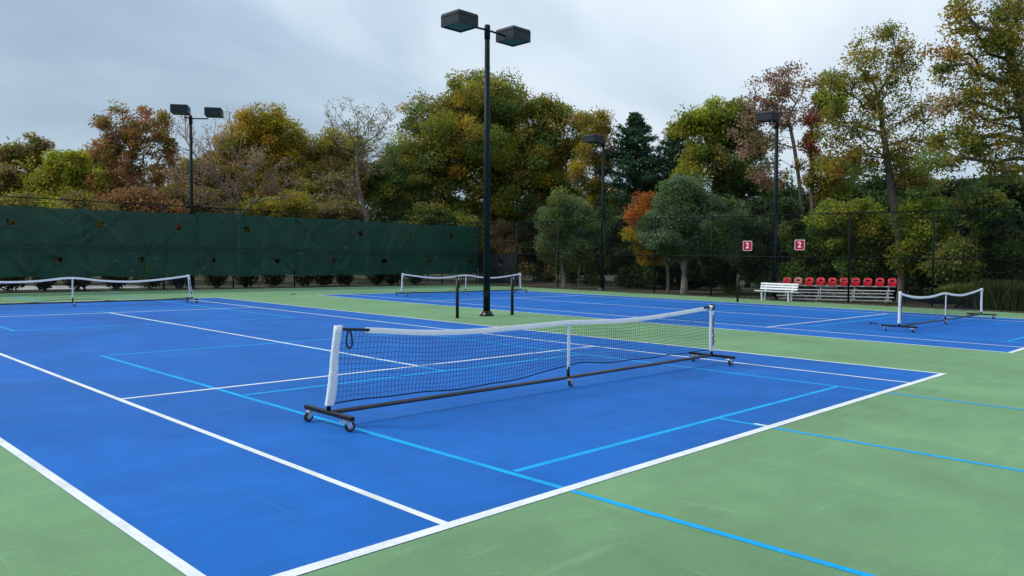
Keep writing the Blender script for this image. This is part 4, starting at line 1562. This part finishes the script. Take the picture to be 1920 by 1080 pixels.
# clipped low shrubs along the foot of the windscreen
for k, x in enumerate([1.0, 2.2, 3.4, 4.9, 6.4, 7.7, 9.4, 10.9, 12.3, 14.05, 15.2, 16.5, 18.6, 19.6, 21.3]):
    t = empty('low_shrub', (x, 32.4, -.06), 0, None, 'shrub', 'low dark shrubs in a row behind the windscreen')
    t['label'] = 'low dark shrub seen under the windscreen, %s in the row from the left' % ORD[k]
    R_ = np.random.default_rng(300 + k)
    n = 900
    v = R_.normal(size=(n, 3))
    v *= (R_.random(n) ** .4 / np.linalg.norm(v, axis=1))[:, None]
    w = R_.uniform(.42, .66)
    P = v * np.array((w, .5, .55)) + (0, 0, .58)
    P[:, 2] = np.maximum(P[:, 2], .03)
    tint = np.array([BROWN, DKGREEN, DARK])[R_.integers(0, 3, n)] * .7 * np.exp(R_.normal(0, .25, n))[:, None]
    leaf_mesh('crown', P, tint, .13, .6, t, 0, k)
    st = MB()
    for q in range(5):
        a = R_.uniform(0, 6.28)
        st.tube([(.05 * math.cos(a), .05 * math.sin(a), -.02), (.35 * w * math.cos(a), .3 * math.sin(a), .7)], [.014, .006], 4, False)
    st.build('stem', M_BARKD, t)

# young conifer poking up against the windscreen
sap = empty('young_spruce', (5.08, 29.62, 0), 0, 'thin young conifer growing up against the foot of the windscreen', 'plant')
R_ = np.random.default_rng(5)
mb = MB().tube([(0, 0, -.02), (.02, 0, .6), (0, 0, 1.25)], [.014, .01, .004], 5, False)
P, Dr = [], []
for i in range(34):
    t_ = i / 34
    a = i * 2.4
    L = .20 * (1 - t_) + .05
    o = np.array((math.cos(a), math.sin(a) * .5 - .15, -.1))
    p0 = np.array((0, 0, .12 + 1.12 * t_))
    mb.tube([p0, p0 + o * L], [.004, .002], 3, False)
    s = R_.random(20)
    P.append(p0 + o * L * s[:, None] + R_.normal(size=(20, 3)) * .014)
    Dr.append(np.repeat((o + (0, 0, .3))[None], 20, 0))
mb.build('stem', M_BARK, sap)
P, Dr = np.concatenate(P), np.concatenate(Dr)
leaf_mesh('needles', P, np.array((.09, .15, .04)) * np.exp(R_.normal(0, .2, len(P)))[:, None], .07, .3, sap, 0, 3, .4, Dr)

# clump of tall grass at the right edge


def grass_clump(base, n, h, spread, label, seed):
    R_ = np.random.default_rng(seed)
    t = empty('tall_grass', (*base, -.06), 0, label, 'grass', 'tall grasses at the right edge')
    vs_, fs, cols = [], [], []
    for i in range(n):
        a = R_.uniform(0, 6.28)
        rr = abs(R_.normal()) * spread * .35
        p = np.array((math.cos(a) * rr, math.sin(a) * rr, 0))
        lean = R_.uniform(.1, .75) * h
        H = h * R_.uniform(.6, 1.1)
        o = np.array((math.cos(a + R_.normal() * .5), math.sin(a + R_.normal() * .5), 0))
        s = np.array((-o[1], o[0], 0)) * .011
        b = len(vs_)
        for q, (u, zz) in enumerate(((0, 0), (.12, .45), (.42, .85), (.85, .95))):
            c = p + o * lean * u + np.array((0, 0, H * zz))
            w = (1, .9, .6, .1)[q]
            vs_ += [c - s * w, c + s * w]
        for q in range(3):
            fs.append((b + 2 * q, b + 2 * q + 1, b + 2 * q + 3, b + 2 * q + 2))
        c_ = np.array((.055, .085, .022)) * math.exp(R_.normal() * .3) if R_.random() < .85 else np.array((.2, .16, .08))
        cols += [c_] * 8
    o = MB().add(vs_, fs).build('blades', M_LEAF, t)
    at = o.data.attributes.new('tint', 'FLOAT_COLOR', 'POINT')
    c = np.ones((len(cols), 4), np.float32)
    c[:, :3] = np.array(cols)
    at.data.foreach_set('color', c.reshape(-1))


grass_clump(bx(1868, 25.3), 700, 1.15, 1.0, 'tall arching grass clump right of the right net', 1)
grass_clump(bx(1905, 25.4), 700, 1.15, 1.0, 'tall arching grass clump at the right edge of the picture', 2)
grass_clump(bx(1835, 25.8), 420, .9, .9, 'smaller grass clump directly behind the right net post', 3)

# ------------------------------------------------------------------ house
hb = bx(1790, 46)
house = empty('house', (*hb, -.06), math.radians(-88), 'brown roofed house glimpsed through the maples at the right', 'house')
HW, HD, HE, HR = 11.5, 7.0, 4.6, 6.9
MB().box((0, 0, HE / 2), (HW, HD, HE)).build('wall', M_WALL, house)
rf = MB()
e_ = .45
v = [(-HW / 2 - e_, -HD / 2 - e_, HE), (HW / 2 + e_, -HD / 2 - e_, HE), (HW / 2 + e_, HD / 2 + e_, HE), (-HW / 2 - e_, HD / 2 + e_, HE), (-HW / 2 - e_, 0, HR), (HW / 2 + e_, 0, HR)]
v += [(a, b, c - .16) for a, b, c in v]
rf.add(v, [(0, 1, 5, 4), (2, 3, 4, 5), (6, 10, 11, 7), (8, 11, 10, 9), (0, 4, 10, 6), (4, 3, 9, 10), (1, 7, 11, 5), (5, 11, 8, 2), (0, 6, 7, 1), (3, 2, 8, 9)])
roof = rf.build('roof', M_ROOF, house)
MB().box((2.5, .8, HR + .1), (.7, .6, 1.5)).build('chimney', M_STONE, roof)
for x in (-4.2, -1.6, 1.2, 4.0):
    wdw = MB().box((x, -HD / 2 - .02, 3.2), (1.1, .08, 1.3)).build('window', M_TRIM, house)
    MB().box((x, -HD / 2 - .055, 3.2), (.92, .03, 1.12)).build('pane', M_GLASS, wdw)

# ------------------------------------------------------------------ far woodland mass, fallen leaves
R_ = np.random.default_rng(77)
n = 95000
s = R_.random(n)
k = s * 2.0
X = np.where(k < 1, -25 + 85 * k, 60.0)
Y = np.where(k < 1, 62.0, 62 - 75 * (k - 1))
h = 6.0 + 1.2 * np.sin(s * 60) + .8 * np.sin(s * 143 + 1) + .5 * np.sin(s * 377)
z = h * R_.random(n) ** .7
P = np.stack([X + R_.normal(size=n) * 1.6, Y + R_.normal(size=n) * 1.6, z], -1)
base_c = np.array([OLIVE, GREEN, BROWN, DKGREEN, RUST])
pc = base_c[(np.floor(s * 70).astype(int) * 7919 + 3) % 5]
tint = pc * np.exp(R_.normal(0, .28, n))[:, None]
wood = leaf_mesh('far_woodland', P, tint, .55, .7, None, .1, 5)
tag(wood, 'distant mass of autumn woodland closing the view', 'woodland', kind='stuff')


def fallen(name, label, pts, cols, size, seed):
    R_ = np.random.default_rng(seed)
    n = len(pts)
    P = np.asarray(pts)
    a = R_.uniform(0, 6.28, n)
    d = np.stack([np.cos(a), np.sin(a), R_.normal(0, .12, n)], -1)
    s = np.stack([-np.sin(a), np.cos(a), R_.normal(0, .25, n)], -1)
    l = (size * R_.uniform(.6, 1.3, n))[:, None]
    V = np.stack([P - d * l * .5, P + s * l * .3, P + d * l * .5, P - s * l * .3], 1)
    V[:, :, 2] = np.maximum(V[:, :, 2], P[:, None, 2] - .006)
    me = bpy.data.meshes.new(name)
    me.from_pydata(V.reshape(-1, 3).tolist(), [], [(4 * i, 4 * i + 1, 4 * i + 2, 4 * i + 3) for i in range(n)])
    at = me.attributes.new('tint', 'FLOAT_COLOR', 'POINT')
    c = np.ones((n, 4, 4), np.float32)
    c[:, :, :3] = np.array(cols)[R_.integers(0, len(cols), n)][:, None] * np.exp(R_.normal(0, .25, n))[:, None, None]
    at.data.foreach_set('color', c.reshape(-1))
    me.materials.append(M_LEAF)
    o = bpy.data.objects.new(name, me)
    COL.objects.link(o)
    return tag(o, label, 'leaves', kind='stuff')


R_ = np.random.default_rng(12)
pts = []
for i in range(2600):                                          # drifts along the right fence, thickest at its foot
    y = R_.uniform(-3, 30)
    x = 24.1 + abs(R_.normal()) * 1.5
    pts.append((x, y, -.045 + R_.random() * .03))
for i in range(620):
    y = R_.uniform(2, 30)
    x = 23.82 - abs(R_.normal()) * .22
    pts.append((x, y, .012))
for i in range(150):
    pts.append((R_.uniform(17, 23.7), 29.75 - abs(R_.normal()) * .15, .012))
fallen('fallen_leaves', 'fallen tan and yellow leaves drifted along the fence foot', pts, [PALE, TAN, GOLD, BROWN, (.3, .22, .1)], .11, 4)
for px, py, sz, lab in ((1637, 606, .16, 'single dark curled leaf on the far blue court'), (551, 552, .14, 'single dark leaf on the green apron near the windscreen')):
    g = atz(px, py, .02)
    d = MB()
    for q in range(3):
        a = q * 2.1
        d.add([(0, 0, .004), (sz * math.cos(a) * .5, sz * math.sin(a) * .5, .03), (sz * math.cos(a + .5), sz * math.sin(a + .5), .012), (sz * math.cos(a + 1) * .5, sz * math.sin(a + 1) * .5, .05)], [(0, 1, 2, 3)])
    o = d.build('dry_leaf', M_BARKD)
    o.location = (g[0], g[1], .006)
    tag(o, lab, 'leaf')

print('leaves', LEAVES[0])
